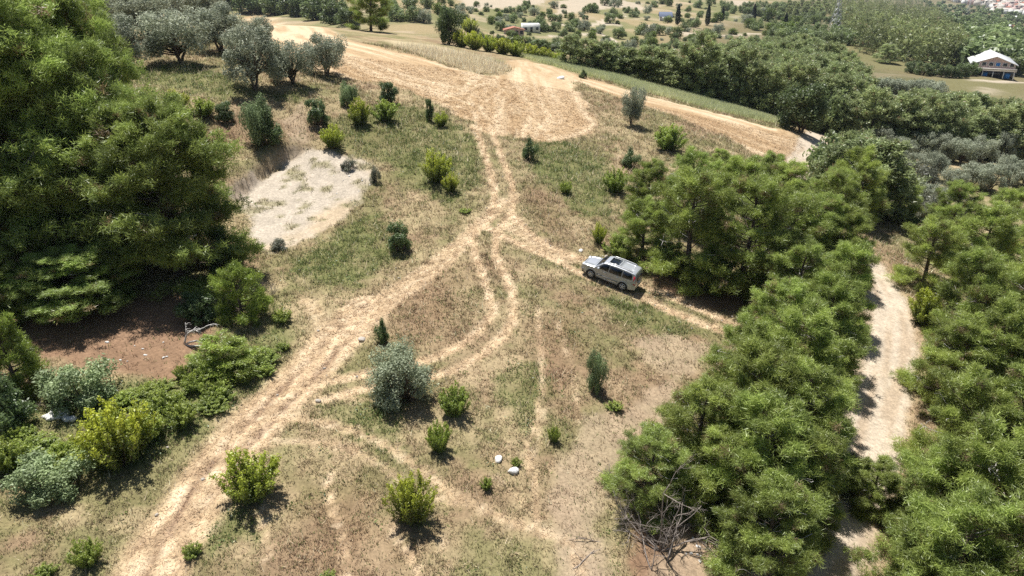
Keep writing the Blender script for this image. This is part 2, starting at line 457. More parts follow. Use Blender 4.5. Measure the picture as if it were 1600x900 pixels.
def mat_plain(name, col, rough=.7, metal=0.0, noise=0.0, scale=6.0, spec=.5, coat=0.0, bump=0.0):
    m = bpy.data.materials.new(name); t = nt(m)
    bs = add(t, 'ShaderNodeBsdfPrincipled')
    bs.inputs['Base Color'].default_value = (*col, 1); bs.inputs['Roughness'].default_value = rough; bs.inputs['Metallic'].default_value = metal
    bs.inputs['Specular IOR Level'].default_value = spec; bs.inputs['Coat Weight'].default_value = coat; bs.inputs['Coat Roughness'].default_value = .05
    co = add(t, 'ShaderNodeTexCoord'); n = add(t, 'ShaderNodeTexNoise'); n.inputs['Scale'].default_value = scale; n.inputs['Detail'].default_value = 6
    t.links.new(co.outputs['Object'], n.inputs['Vector'])
    if noise:
        r = add(t, 'ShaderNodeMapRange'); r.inputs[1].default_value = .3; r.inputs[2].default_value = .7; r.inputs[3].default_value = 1 - noise; r.inputs[4].default_value = 1 + noise
        t.links.new(n.outputs[0], r.inputs[0])
        v = add(t, 'ShaderNodeVectorMath', operation='SCALE'); v.inputs[0].default_value = col
        t.links.new(r.outputs[0], v.inputs['Scale']); t.links.new(v.outputs[0], bs.inputs['Base Color'])
    if bump:
        b = add(t, 'ShaderNodeBump'); b.inputs['Strength'].default_value = bump; b.inputs['Distance'].default_value = .05
        t.links.new(n.outputs[0], b.inputs['Height']); t.links.new(b.outputs[0], bs.inputs['Normal'])
    o = add(t, 'ShaderNodeOutputMaterial'); t.links.new(bs.outputs[0], o.inputs[0])
    return m

M_GROUND = mat_ground()
M_NEEDLE = mat_leaf('pine_needles', .42, .14)
M_LEAF = mat_leaf('leaves', .5, .14)
M_OLIVE = mat_leaf('olive_leaves', .35, .12, .02)
M_GRASS = mat_leaf('dry_grass', .3, .02, .02)
M_BARK = mat_plain('bark', (.13, .10, .08), .95, noise=.4, scale=9, spec=.1)
M_DEAD = mat_plain('dead_wood', (.52, .49, .45), .95, noise=.3, scale=9, spec=.1)
M_TWIG = mat_plain('brown_twigs', (.27, .23, .20), .95, noise=.35, scale=9, spec=.1)
M_ROCK = mat_plain('limestone', (.68, .66, .62), .95, noise=.18, scale=5, spec=.1, bump=.8)
M_STONE = mat_plain('dull_stone', (.46, .41, .35), .95, noise=.2, scale=8, spec=.1, bump=.8)

# ------------------------------------------------------------------ mesh helpers
class MB:
    """collects triangles (numpy) with a colour per vertex and a material slot per face"""
    def __init__(s): s.v = []; s.f = []; s.c = []; s.m = []; s.n = 0
    def add(s, v, f, col=(1, 1, 1), slot=0):
        v = np.asarray(v, float).reshape(-1, 3); f = np.asarray(f, np.int64).reshape(-1, 3)
        c = np.asarray(col, float)
        if c.ndim == 1: c = np.tile(c, (len(v), 1))
        s.v.append(v); s.f.append(f + s.n); s.c.append(c); s.m.append(np.full(len(f), slot)); s.n += len(v)
        return s
    def mesh(s, name, mats, smooth=False, color=True):
        v = np.concatenate(s.v); f = np.concatenate(s.f)
        me = bpy.data.meshes.new(name)
        me.vertices.add(len(v)); me.vertices.foreach_set('co', v.astype(np.float32).ravel())
        me.loops.add(f.size); me.loops.foreach_set('vertex_index', f.astype(np.int32).ravel())
        me.polygons.add(len(f)); me.polygons.foreach_set('loop_start', np.arange(0, f.size, 3, dtype=np.int32))
        if smooth: me.polygons.foreach_set('use_smooth', np.ones(len(f), bool))
        for m in (mats if isinstance(mats, (list, tuple)) else [mats]): me.materials.append(m)
        me.polygons.foreach_set('material_index', np.concatenate(s.m).astype(np.int32))
        if color:
            a = me.color_attributes.new('Col', 'FLOAT_COLOR', 'POINT')
            c = np.concatenate(s.c); a.data.foreach_set('color', np.hstack([c, np.ones((len(c), 1))]).astype(np.float32).ravel())
        me.update(calc_edges=True)
        return me

def obj(name, me, parent=None, loc=None, rot=None, scale=None):
    o = bpy.data.objects.new(name, me); COL.objects.link(o)
    if parent is not None: o.parent = parent
    if loc is not None: o.location = loc
    if rot is not None: o.rotation_euler = rot
    if scale is not None: o.scale = scale
    return o

def tag(o, label, cat, group=None, kind=None):
    o['label'] = label; o['category'] = cat
    if group: o['group'] = group
    if kind: o['kind'] = kind
    return o

def tube(mb, pts, rad, ns=5, col=(1, 1, 1), slot=0):
    pts = np.asarray(pts, float); n = len(pts); rad = np.broadcast_to(np.asarray(rad, float), (n,))
    tan = np.gradient(pts, axis=0); tan /= np.linalg.norm(tan, axis=1, keepdims=True) + 1e-9
    ref = np.array([0, 0, 1.]) if abs(tan[:, 2]).mean() < .8 else np.array([1., 0, 0])
    a = np.cross(tan, ref); a /= np.linalg.norm(a, axis=1, keepdims=True) + 1e-9
    b = np.cross(tan, a)
    th = np.arange(ns) * 2 * math.pi / ns
    v = pts[:, None] + rad[:, None, None] * (a[:, None] * np.cos(th)[None, :, None] + b[:, None] * np.sin(th)[None, :, None])
    v = v.reshape(-1, 3)
    f = []
    for i in range(n - 1):
        for k in range(ns):
            k2 = (k + 1) % ns
            p, q, r, s = i * ns + k, i * ns + k2, (i + 1) * ns + k2, (i + 1) * ns + k
            f += [(p, q, r), (p, r, s)]
    for k in range(1, ns - 1):
        f.append((0, k + 1, k)); e = (n - 1) * ns; f.append((e, e + k, e + k + 1))
    mb.add(v, f, col, slot)

def box(mb, lo, hi, col=(1, 1, 1), slot=0):
    x0, y0, z0 = lo; x1, y1, z1 = hi
    v = [(x0, y0, z0), (x1, y0, z0), (x1, y1, z0), (x0, y1, z0), (x0, y0, z1), (x1, y0, z1), (x1, y1, z1), (x0, y1, z1)]
    q = [(0, 3, 2, 1), (4, 5, 6, 7), (0, 1, 5, 4), (1, 2, 6, 5), (2, 3, 7, 6), (3, 0, 4, 7)]
    mb.add(v, [t for a, b, c, d in q for t in ((a, b, c), (a, c, d))], col, slot)

def needles(mb, C, A, R, colr, n, w, R_rng, spread=.95, slot=0):
    """puffs of needles: centres C, axes A, radii R, colours colr, n thin triangles each"""
    k = len(C)
    d = A[:, None] * .75 + R_rng.normal(size=(k, n, 3)) * spread
    d /= np.linalg.norm(d, axis=2, keepdims=True) + 1e-9
    ln = R[:, None] * R_rng.uniform(.42, .85, (k, n))
    side = np.cross(d, R_rng.normal(size=(k, n, 3))); side /= np.linalg.norm(side, axis=2, keepdims=True) + 1e-9
    c0 = C[:, None] + d * (ln * .12)[..., None] + R_rng.normal(size=(k, n, 3)) * (R * .36)[:, None, None]
    tip = c0 + d * ln[..., None]
    wd = side * (w * R_rng.uniform(.7, 1.3, (k, n)))[..., None]
    v = np.stack([c0 - wd, c0 + wd, tip], 2).reshape(-1, 3)
    f = np.arange(len(v)).reshape(-1, 3)
    cc = colr[:, None, :] * R_rng.uniform(.8, 1.2, (k, n, 1))
    mb.add(v, f, np.repeat(cc.reshape(-1, 3), 3, 0), slot)

def leaves(mb, P, N, size, colr, R_rng, slot=0, aspect=.55):
    k = len(P)
    n = N + R_rng.normal(size=(k, 3)) * .75; n /= np.linalg.norm(n, axis=1, keepdims=True) + 1e-9
    a = np.cross(n, R_rng.normal(size=(k, 3))); a /= np.linalg.norm(a, axis=1, keepdims=True) + 1e-9
    b = np.cross(n, a)
    s = size * R_rng.uniform(.7, 1.3, (k, 1))
    v = np.stack([P - a * s, P + b * s * aspect + n * s * .12, P + a * s, P - b * s * aspect + n * s * .12], 1).reshape(-1, 3)
    i = np.arange(k)[:, None] * 4
    f = np.concatenate([i + np.array([0, 1, 2]), i + np.array([0, 2, 3])])
    mb.add(v, f, np.repeat(colr, 4, 0), slot)

# ------------------------------------------------------------------ tree and shrub prototypes (metres)
def pine_proto(H, R, seed, hb=.07, nn=92, puff=.44, round_=.42, col=(.285, .345, .085), dead=12, w=.017, lean=.03, dens=1.5, gap=.86):
    g = np.random.default_rng(seed)
    tr = MB(); cr = MB()
    hs = np.linspace(-.25, H * .97, 12)
    ph = g.uniform(0, 6.28, 2)
    ax = np.stack([np.sin(hs * .55 + ph[0]) * .02 * H * hs / H + lean * hs, np.cos(hs * .5 + ph[1]) * .02 * H * hs / H, hs], 1)
    r0 = .022 * H + .03
    tube(tr, ax, r0 * (1 - np.clip(hs / H, 0, 1)) ** .8 + .018, 7)
    C = []; A = []; RR = []; K = []
    z = hb * H
    az = g.uniform(0, 6.28)
    col = np.array(col)
    while z < H * .97:
        t = (z - hb * H) / (H - hb * H)
        nb = int(g.integers(3, 6))
        for b in range(nb):
            az += 2.4 + g.normal() * .35
            prof = (1 - t) ** round_ * (.84 + .16 * min(1, t / .2))
            Lb = R * prof * g.uniform(.62, 1.12) + .25
            if g.random() < .08: continue
            elv = math.radians(-13 + 58 * t + g.normal() * 7)
            p0 = np.array([np.interp(z, hs, ax[:, 0]), np.interp(z, hs, ax[:, 1]), z])
            dh = np.array([math.cos(az), math.sin(az), 0])
            s = np.linspace(0, 1, 6)
            bend = g.uniform(.05, .32)
            pts = p0 + (dh * math.cos(elv))[None] * (s * Lb)[:, None] + np.array([0, 0, 1])[None] * ((math.sin(elv) * s + bend * s * s - .06 * np.sin(s * 3)) * Lb)[:, None]
            pts += g.normal(size=pts.shape) * .035 * Lb * s[:, None]
            tube(tr, pts, np.linspace(.012 * Lb + .02, .012, 6), 4)
            m = max(4, int((Lb * 4.6 + 2) * dens))
            ss = g.uniform(.42, 1.0, m) ** .7; ss[0] = 1
            cen = np.stack([np.interp(ss, s, pts[:, i]) for i in range(3)], 1)
            lat = np.array([-dh[1], dh[0], 0])
            off = g.normal(size=(m, 1)) * lat * .34 * Lb * (1.15 - ss)[:, None] + g.normal(size=(m, 3)) * .085 * Lb * np.array([1, 1, .45])
            off[0] *= .1
            cen = cen + off; cen[:, 2] += .07 * Lb * g.random(m)
            C.append(cen); a = dh * .75 + np.array([0, 0, .85]); A.append(np.tile(a / np.linalg.norm(a), (m, 1)))
            RR.append(puff * g.uniform(.7, 1.25, m) * (.8 + .2 * (1 - t)))
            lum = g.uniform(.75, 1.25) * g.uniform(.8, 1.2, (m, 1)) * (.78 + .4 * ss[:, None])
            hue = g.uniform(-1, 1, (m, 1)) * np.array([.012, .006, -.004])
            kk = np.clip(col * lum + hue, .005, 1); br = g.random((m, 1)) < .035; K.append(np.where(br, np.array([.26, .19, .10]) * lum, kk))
        z += gap * (.62 + .06 * H / 9) * g.uniform(.75, 1.25) * (1 if t < .8 else .7)
    m = 5
    C.append(ax[-1] + g.normal(size=(m, 3)) * .15); A.append(np.tile([0, 0, 1.], (m, 1))); RR.append(np.full(m, puff * .8)); K.append(np.tile(col, (m, 1)))
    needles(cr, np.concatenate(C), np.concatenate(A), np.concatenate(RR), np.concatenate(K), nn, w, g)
    for k in range(dead):
        z = g.uniform(.2, .85) * H; t = z / H; a = g.uniform(0, 6.28); Lb = R * (1 - t) ** .5 * g.uniform(.75, 1.15)
        dh = np.array([math.cos(a), math.sin(a), .1]); s = np.linspace(0, 1, 5)
        pts = np.array([np.interp(z, hs, ax[:, 0]), np.interp(z, hs, ax[:, 1]), z]) + dh * (s * Lb)[:, None] + g.normal(size=(5, 3)) * .07 * Lb * s[:, None] + np.array([0, 0, .25]) * (s * s * Lb)[:, None]
        tube(tr, pts, np.linspace(.03, .014, 5), 3, slot=1)
        for q in range(4):
            i = int(g.integers(2, 5)); e = pts[i] + g.normal(size=3) * .3 * np.array([1, 1, .8]) * max(.4, Lb * .3)
            tube(tr, [pts[i], (pts[i] + e) / 2 + g.normal(size=3) * .04, e], [.014, .011, .007], 3, slot=1)
    out = [('trunk', tr.mesh('pine_trunk', [M_BARK, M_DEAD], True)), ('crown', cr.mesh('pine_crown', M_NEEDLE))]
    return out, H, R

def leafy_proto(W, H, seed, nl=16, per=260, size=.085, cols=((.06, .10, .03), (.10, .14, .04)), tip=None, trunk_h=.0, mat=None, tall=1.0, lobe=.36, stems=6,
                gap=.25, aspect=.55, dark=None):
    """broad-leaved crown: lobes of leaves over stems; W x H metres, unit footprint"""
    g = np.random.default_rng(seed)
    tr = MB(); cr = MB()
    c0 = np.array(cols[0]); c1 = np.array(cols[1])
    zc = trunk_h + (H - trunk_h) * (.47 if trunk_h > 0 else .52); rz = (H - trunk_h) * .5
    lob = []
    for k in range(nl):
        for _ in range(30):
            d = g.normal(size=3); d /= np.linalg.norm(d)
            r = g.uniform(.35, .78)
            p = np.array([d[0] * r * W / 2, d[1] * r * W / 2, zc + d[2] * r * rz])
            if k % 4 == 0:                    # skirt lobes low and wide
                a_ = g.uniform(0, 6.28); p = np.array([math.cos(a_) * .62 * W / 2, math.sin(a_) * .62 * W / 2, max(trunk_h, .16 * H) + g.uniform(0, .14) * H])
            if p[2] > trunk_h * .9: break
        lob.append((p, g.uniform(.7, 1.25) * lobe * W / 2))
    for (p, r) in lob:
        n = int(per * g.uniform(.75, 1.2))
        d = g.normal(size=(n, 3)); d /= np.linalg.norm(d, axis=1, keepdims=True)
        rr = r * (g.uniform(0, 1, n) ** .35)
        s = np.array([1, 1, tall])
        lumpy = 1 + .25 * np.sin(d[:, 0] * 5 + p[0] * 9) * np.sin(d[:, 1] * 6 + p[1] * 7)
        P = p + d * (rr * lumpy)[:, None] * s
        keep = P[:, 2] > .02
        P = P[keep]; d = d[keep]; n = len(P)
        mixv = np.clip(g.random(1) * .5 + g.random(n) * .6, 0, 1)[:, None]
        c = c0 * (1 - mixv) + c1 * mixv
        if tip is not None:      # young shoots at the ends
            th = np.clip((P[:, 2] / H - .38) / .5, 0, 1) * np.clip(.35 + d[:, 2], 0, 1) ** .6
            th = np.clip(th * g.uniform(.7, 1.5, n), 0, 1)[:, None]
            c = c * (1 - th) + np.array(tip) * th
        c = c * g.uniform(.78, 1.22, (n, 1)) * g.uniform(.85, 1.15)
        leaves(cr, P, d + np.array([0, 0, .35]), size, c, g, 0, aspect)
        q = p * np.array([.25, .25, 0]) + np.array([0, 0, -.15])
        if trunk_h > 0: q = np.array([0, 0, trunk_h * g.uniform(.55, .95)])
        midp = q * .45 + p * .55 + g.normal(size=3) * .05 * W + np.array([0, 0, .05 * H])
        tube(tr, [q, midp, p], [.011 * W + .008, .008 * W + .005, .007], 4)
    if trunk_h > 0:
        for q in range(3):                    # a few leaning stems from one foot
            s = np.linspace(-.3, trunk_h * 1.5, 6); a_ = q * 2.1 + g.uniform(0, .8); le = np.linspace(0, 1, 6) ** 1.3 * .13 * W
            tube(tr, np.stack([np.cos(a_) * le, np.sin(a_) * le, s], 1) + g.normal(size=(6, 3)) * .006 * W, np.linspace(.022 * W, .012 * W, 6), 6)
    return [('trunk' if trunk_h > 0 else 'stems', tr.mesh('stems', M_BARK, True)), ('crown' if trunk_h > 0 else 'foliage', cr.mesh('foliage', mat or M_LEAF))], H, W

def shoot_proto(W, H, seed, ns=30, per=70, size=.05, base=(.10, .15, .03), mid=(.20, .25, .04), tip=(.60, .66, .075), up=1.0):
    """bush of many upright leafy shoots, young leaves at their ends"""
    g = np.random.default_rng(seed); tr = MB(); cr = MB()
    base = np.array(base); mid = np.array(mid); tip = np.array(tip)
    for k in range(ns):
        a = g.uniform(0, 6.28); sp = math.sqrt(g.random()) * .95; hh = H * g.uniform(.62, 1.0) * (1 - .42 * sp ** 2)
        s = np.linspace(0, 1, 7); r = W / 2 * sp * (s ** .75 if up > .5 else s)
        w = g.normal(size=(7, 2)) * .03 * W * s[:, None]
        pts = np.stack([np.cos(a) * r + w[:, 0], np.sin(a) * r + w[:, 1], -.05 + hh * s ** 1.1], 1)
        tube(tr, pts, np.linspace(.009 * W + .006, .005, 7), 4)
        m = int(per * g.uniform(.75, 1.25)); t = g.uniform(.12, 1.0, m) ** .75
        c = np.stack([np.interp(t, s, pts[:, i]) for i in range(3)], 1)
        rad = W * .085 * (1.25 - .75 * t)
        d = g.normal(size=(m, 3)); d /= np.linalg.norm(d, axis=1, keepdims=True)
        P = c + d * (rad * g.uniform(.25, 1.1, m))[:, None]; P[:, 2] = np.maximum(P[:, 2], .03)
        lv = (t * (.55 + .45 * hh / H))[:, None]
        cc = np.where(lv < .5, base + (mid - base) * lv * 2, mid + (tip - mid) * np.clip((lv - .5) * 2.1, 0, 1)) * g.uniform(.75, 1.25, (m, 1)) * g.uniform(.85, 1.15)
        leaves(cr, P, d + np.array([0, 0, .5]), size, cc, g)
    return [('stems', tr.mesh('stems', M_BARK, True)), ('foliage', cr.mesh('foliage', M_LEAF))], H, W

def cypress_proto(seed):
    g = np.random.default_rng(seed); tr = MB(); cr = MB()
    tube(tr, [(0, 0, -.3), (0, 0, 5), (0, 0, 11)], [.2, .14, .03], 6)
    n = 5200; t = g.random(n) ** .8; a = g.uniform(0, 6.28, n)
    rad = 1.25 * np.sin(np.clip(t, .02, 1) ** .55 * math.pi) ** .6 * g.uniform(.65, 1.08, n) * (1 + .15 * np.sin(a * 5 + t * 30))
    P = np.stack([np.cos(a) * rad, np.sin(a) * rad, .4 + t * 11.6], 1)
    c = np.array([.022, .042, .018]) * g.uniform(.7, 1.4, (n, 1))
    leaves(cr, P, np.stack([np.cos(a), np.sin(a), a * 0 + .6], 1), .2, c, g)
    return [('trunk', tr.mesh('cypress_trunk', M_BARK)), ('crown', cr.mesh('cypress_crown', M_LEAF))], 12.0, 2.4

PROTO = {}
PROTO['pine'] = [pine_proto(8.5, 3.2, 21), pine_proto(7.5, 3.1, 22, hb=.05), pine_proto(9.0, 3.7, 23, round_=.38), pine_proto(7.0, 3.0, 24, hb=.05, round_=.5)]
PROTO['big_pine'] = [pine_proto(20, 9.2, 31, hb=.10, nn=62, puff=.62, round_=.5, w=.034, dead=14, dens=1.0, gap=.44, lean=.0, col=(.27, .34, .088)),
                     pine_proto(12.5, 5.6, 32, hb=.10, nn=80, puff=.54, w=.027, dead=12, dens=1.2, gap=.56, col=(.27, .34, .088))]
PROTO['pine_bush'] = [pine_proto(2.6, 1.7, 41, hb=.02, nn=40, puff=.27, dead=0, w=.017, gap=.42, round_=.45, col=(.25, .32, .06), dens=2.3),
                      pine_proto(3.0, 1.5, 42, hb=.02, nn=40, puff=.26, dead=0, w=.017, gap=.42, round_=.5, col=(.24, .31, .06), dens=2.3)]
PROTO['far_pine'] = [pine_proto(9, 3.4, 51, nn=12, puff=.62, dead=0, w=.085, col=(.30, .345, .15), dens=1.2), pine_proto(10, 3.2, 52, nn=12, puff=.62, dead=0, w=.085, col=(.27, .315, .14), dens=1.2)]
OL = ((.25, .275, .19), (.43, .46, .335))
PROTO['olive'] = [leafy_proto(6, 5.4, s, nl=30, per=330, size=.115, cols=OL, trunk_h=1.35, mat=M_OLIVE, lobe=.27, aspect=.4) for s in (61, 62, 63)]
PROTO['olive_shrub'] = [leafy_proto(3.9, 3.6, 67, nl=40, per=430, size=.07, cols=((.22, .265, .16), (.46, .51, .34)), mat=M_OLIVE, lobe=.31, aspect=.4),
                        leafy_proto(3.0, 2.4, 65, nl=20, per=420, size=.07, cols=((.19, .25, .12), (.36, .44, .22)), mat=M_OLIVE, lobe=.36, aspect=.45)]
PROTO['yellow'] = [shoot_proto(2.6, 2.4, sd, 52, 190, .046) for sd in (71, 72, 78)]
PROTO['green'] = [shoot_proto(2.2, 1.9, sd, 54, 170, .043, (.12, .185, .04), (.23, .31, .06), (.42, .50, .09)) for sd in (73, 74, 79)]
PROTO['dark'] = [leafy_proto(2.2, 2.2, s, nl=24, per=240, size=.055, cols=((.085, .135, .052), (.19, .265, .10)), tall=1.2, lobe=.26) for s in (75, 76)]
PROTO['greybush'] = [leafy_proto(1.6, 1.0, s, nl=12, per=200, size=.05, cols=((.14, .145, .105), (.22, .23, .165)), lobe=.34) for s in (77,)]
PROTO['oak'] = [leafy_proto(7, 7, 81, nl=24, per=420, size=.16, cols=((.075, .11, .042), (.15, .20, .075)), trunk_h=1.0, lobe=.32)]
PROTO['thicket'] = [leafy_proto(6, 5, s, nl=26, per=170, size=.17, cols=((.11, .155, .06), (.22, .28, .105)), lobe=.30) for s in (87, 88)]
PROTO['far_broad'] = [leafy_proto(6, 5.2, s, nl=16, per=110, size=.24, cols=((.15, .20, .08), (.29, .35, .14)), trunk_h=.35, lobe=.42) for s in (82, 83)]
PROTO['far_lime'] = [leafy_proto(6, 5.2, 84, nl=16, per=110, size=.24, cols=((.10, .15, .025), (.17, .22, .04)), trunk_h=.35, lobe=.42)]
PROTO['far_olive'] = [leafy_proto(6, 5.0, s, nl=16, per=110, size=.22, cols=((.23, .26, .175), (.40, .43, .31)), trunk_h=.6, lobe=.4, mat=M_OLIVE) for s in (85, 86)]
PROTO['cypress'] = [cypress_proto(90)]

def plant(kind, name, label, cat, x, y, h=None, w=None, group=None, var=None, rz=None, sink=.05):
    parts, PH, PW = PROTO[kind][(var if var is not None else random.randrange(99)) % len(PROTO[kind])]
    if 'pine' in kind: PW = PW * 2
    sz = (h or PH) / PH; sx = (w / PW) if w else sz
    r = bpy.data.objects.new(name, None); COL.objects.link(r)
    r.empty_display_size = .3
    r.location = (x, y, float(zat(x, y)[0]) - sink); r.scale = (sx, sx, sz)
    r.rotation_euler = (0, 0, rz if rz is not None else random.uniform(0, 6.28))
    tag(r, label, cat, group)
    for n, me in parts: obj(n, me, r)
    return r

def plant_px(kind, name, label, cat, u, v, wpx, hpx, **kw):
    x, y = hit(u, v); z = float(zat(x, y)[0])
    rngm = math.sqrt(x * x + y * y + (z - CAM[2]) ** 2); dep = math.asin((CAM[2] - z) / rngm)
    hp = max(hpx - .5 * wpx * math.sin(dep), hpx * .4)
    return plant(kind, name, label, cat, x, y, h=hp * rngm / F / math.cos(dep), w=wpx * rngm / F, **kw)

# ------------------------------------------------------------------ the ground as one sheet
def build_ground():
    nx, ny = XX.shape
    idx = np.arange(nx * ny).reshape(nx, ny)
    a = idx[:-1, :-1].ravel(); b = idx[1:, :-1].ravel(); c = idx[1:, 1:].ravel(); d = idx[:-1, 1:].ravel()
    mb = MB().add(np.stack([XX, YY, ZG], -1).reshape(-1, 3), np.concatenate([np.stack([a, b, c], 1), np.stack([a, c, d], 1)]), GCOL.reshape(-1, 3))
    o = obj('ground', mb.mesh('ground', M_GROUND, True))
    o['kind'] = 'structure'
    return o
build_ground()

# ------------------------------------------------------------------ grass, straw and wheat (uncountable)
NI = slice(GX0, GX0 + GXN); NJ = slice(GY0, GY0 + GYN)
def look(A, x, y):
    i = np.clip(((x + 48) / STEP).round().astype(int), 0, GXN - 1) + GX0
    j = np.clip(((y - 14) / STEP).round().astype(int), 0, GYN - 1) + GY0
    return A[i, j]

def in_view(x, y, m=5):
    return (np.abs(x) < .80 * y + m + 2)

def blades(mb, x, y, n, ln, wd, lean, colr, jit=.2):
    k = len(x); z = zat(x, y)
    px = x[:, None] + rng.normal(size=(k, n)) * ln[:, None] * .35; py = y[:, None] + rng.normal(size=(k, n)) * ln[:, None] * .35
    az = rng.uniform(0, 6.28, (k, n)); le = np.clip(lean[:, None] + rng.normal(size=(k, n)) * .22, .02, 1.5)
    l = ln[:, None] * rng.uniform(.55, 1.25, (k, n))
    d = np.stack([np.cos(az) * np.sin(le), np.sin(az) * np.sin(le), np.cos(le)], -1)
    s = np.stack([-np.sin(az), np.cos(az), az * 0], -1) * (wd[:, None] * rng.uniform(.7, 1.3, (k, n)))[..., None]
    b = np.stack([px, py, np.broadcast_to(z[:, None] - .01, px.shape)], -1)
    v = np.stack([b - s, b + s, b + d * l[..., None]], 2).reshape(-1, 3)
    c = np.clip(colr[:, None, :] * rng.uniform(1 - jit * 1.6, 1 + jit * 1.6, (k, n, 1)), 0, .8)
    mb.add(v, np.arange(len(v)).reshape(-1, 3), np.repeat(c.reshape(-1, 3), 3, 0))

def build_grass():
    N = 420000
    y = 15 + (115 - 15) * rng.random(N) ** 1.25; x = rng.uniform(-1, 1, N) * (.78 * y + 7)
    k = (x > -47.5) & (x < 59); x = x[k]; y = y[k]
    st = look(M_STRAW, x, y); sa = look(M_SAND, x, y); gr = look(M_GREEN, x, y); wh = look(M_WHEAT, x, y); col = look(GCOL, x, y)
    clump = fbm(x / .8, y / .8, 101, 3)
    keep = (rng.random(len(x)) < np.clip(.25 + 1.6 * (clump - .3), .1, 1)) & (sa < rng.random(len(x)) * .9) & (wh < .5)
    dry = keep & (st < .45); sc = (y / 40) ** .55
    tall = poly_mask(x, y, TALLDRY, 1.0)
    mb = MB()
    m = dry
    hue = rng.random((m.sum(), 1))
    c = col[m] * (1.02 + .1 * rng.normal(size=(m.sum(), 1)))
    c = np.where(hue < .18, c * .4 + np.array([.58, .47, .30]) * .6, np.where(hue > .93, c * .55 + np.array([.13, .085, .06]) * .45, c))
    c = np.where(tall[m][:, None] > .4, np.array([.66, .57, .39]) * rng.uniform(.7, 1.25, (m.sum(), 1)), c)
    tuft = (rng.random(m.sum()) < .035) & (tall[m] < .4)
    c = np.where(tuft[:, None], np.array([.70, .58, .38]) * rng.uniform(.8, 1.15, (m.sum(), 1)), c)
    gm = (~tuft[:, None] & (rng.random((m.sum(), 1)) < .65 * gr[m][:, None])) | (~tuft[:, None] & (rng.random((m.sum(), 1)) < .17 * (tall[m][:, None] < .4)))
    c = np.where(gm, np.array([.135, .175, .055]) * rng.uniform(.75, 1.4, (m.sum(), 1)), c)
    ln = (.15 + .15 * clump[m] + .06 * gr[m] + .55 * tall[m] + .22 * tuft) * sc[m] * rng.uniform(.7, 1.3, m.sum())
    blades(mb, x[m], y[m], 3, ln, .021 * sc[m], np.full(m.sum(), .72), c)
    o = obj('meadow_grass', mb.mesh('meadow_grass', M_GRASS)); o['kind'] = 'stuff'
    tag(o, 'dry tan and green meadow grass covering the slope around the wheel tracks', 'grass')
    mb = MB()
    m = (st >= .3) & (rng.random(len(x)) < .8) & (y < 100)
    c = col[m] * 1.06 * (.75 + .5 * rng.random((m.sum(), 1)))
    blades(mb, x[m], y[m], 3, .26 * sc[m] * rng.uniform(.6, 1.3, m.sum()), .018 * sc[m], np.full(m.sum(), 1.36), c)
    o = obj('mown_straw', mb.mesh('mown_straw', M_GRASS)); o['kind'] = 'stuff'
    tag(o, 'flattened pale straw lying in the wheel tracks and field', 'straw')
    # standing green cereal along the field edge
    lo = WHEAT.min(0); hi = WHEAT.max(0); n = 60000
    x = rng.uniform(lo[0], hi[0], n); y = rng.uniform(lo[1], hi[1], n)
    k = poly_mask(x, y, WHEAT, 1.2) + (fbm(x / 1.5, y / 1.5, 33) - .5) * 1.1 > .5; x = x[k]; y = y[k]
    mb = MB(); cc = np.array([.60, .64, .37]) * rng.uniform(.75, 1.3, (len(x), 1)) + np.array([.07, .03, .01]) * rng.random((len(x), 1)) + np.array([.12, .09, .05]) * sstep(.45, .7, fbm(x / 6, y / 6, 7))[:, None]
    blades(mb, x, y, 4, np.full(len(x), .75), np.full(len(x), .04), np.full(len(x), .18), cc)
    o = obj('green_cereal_strip', mb.mesh('green_cereal_strip', M_GRASS)); o['kind'] = 'stuff'
    tag(o, 'narrow strip of standing green cereal beyond the mown field', 'crop')
    # leafy weeds in the green places
    n = 26000
    y = 15 + 75 * rng.random(n) ** 1.1; x = rng.uniform(-1, 1, n) * (.78 * y + 5); k = (x > -47) & (x < 58); x = x[k]; y = y[k]
    gr = look(M_GREEN, x, y); k = (rng.random(len(x)) < gr * sstep(.5, .62, fbm(x / 1.6, y / 1.6, 120)) + .015) & (look(M_SAND, x, y) < .3) & (look(M_STRAW, x, y) < .3); x = x[k]; y = y[k]
    mb = MB(); q = 9
    X = (x[:, None] + rng.normal(size=(len(x), q)) * .2).ravel(); Y = (y[:, None] + rng.normal(size=(len(x), q)) * .2).ravel()
    Zc = zat(X, Y) + rng.uniform(.03, .28, len(X))
    cc = np.repeat(np.array([.115, .165, .04]) * rng.uniform(.7, 1.5, (len(x), 1)), q, 0) * rng.uniform(.8, 1.2, (len(X), 1))
    leaves(mb, np.stack([X, Y, Zc], 1), np.tile([0, 0, 1.], (len(X), 1)), .07, cc, rng)
    o = obj('leafy_weeds', mb.mesh('leafy_weeds', M_LEAF)); o['kind'] = 'stuff'
    tag(o, 'low leafy green weeds growing in patches among dry grass', 'weeds')
build_grass()

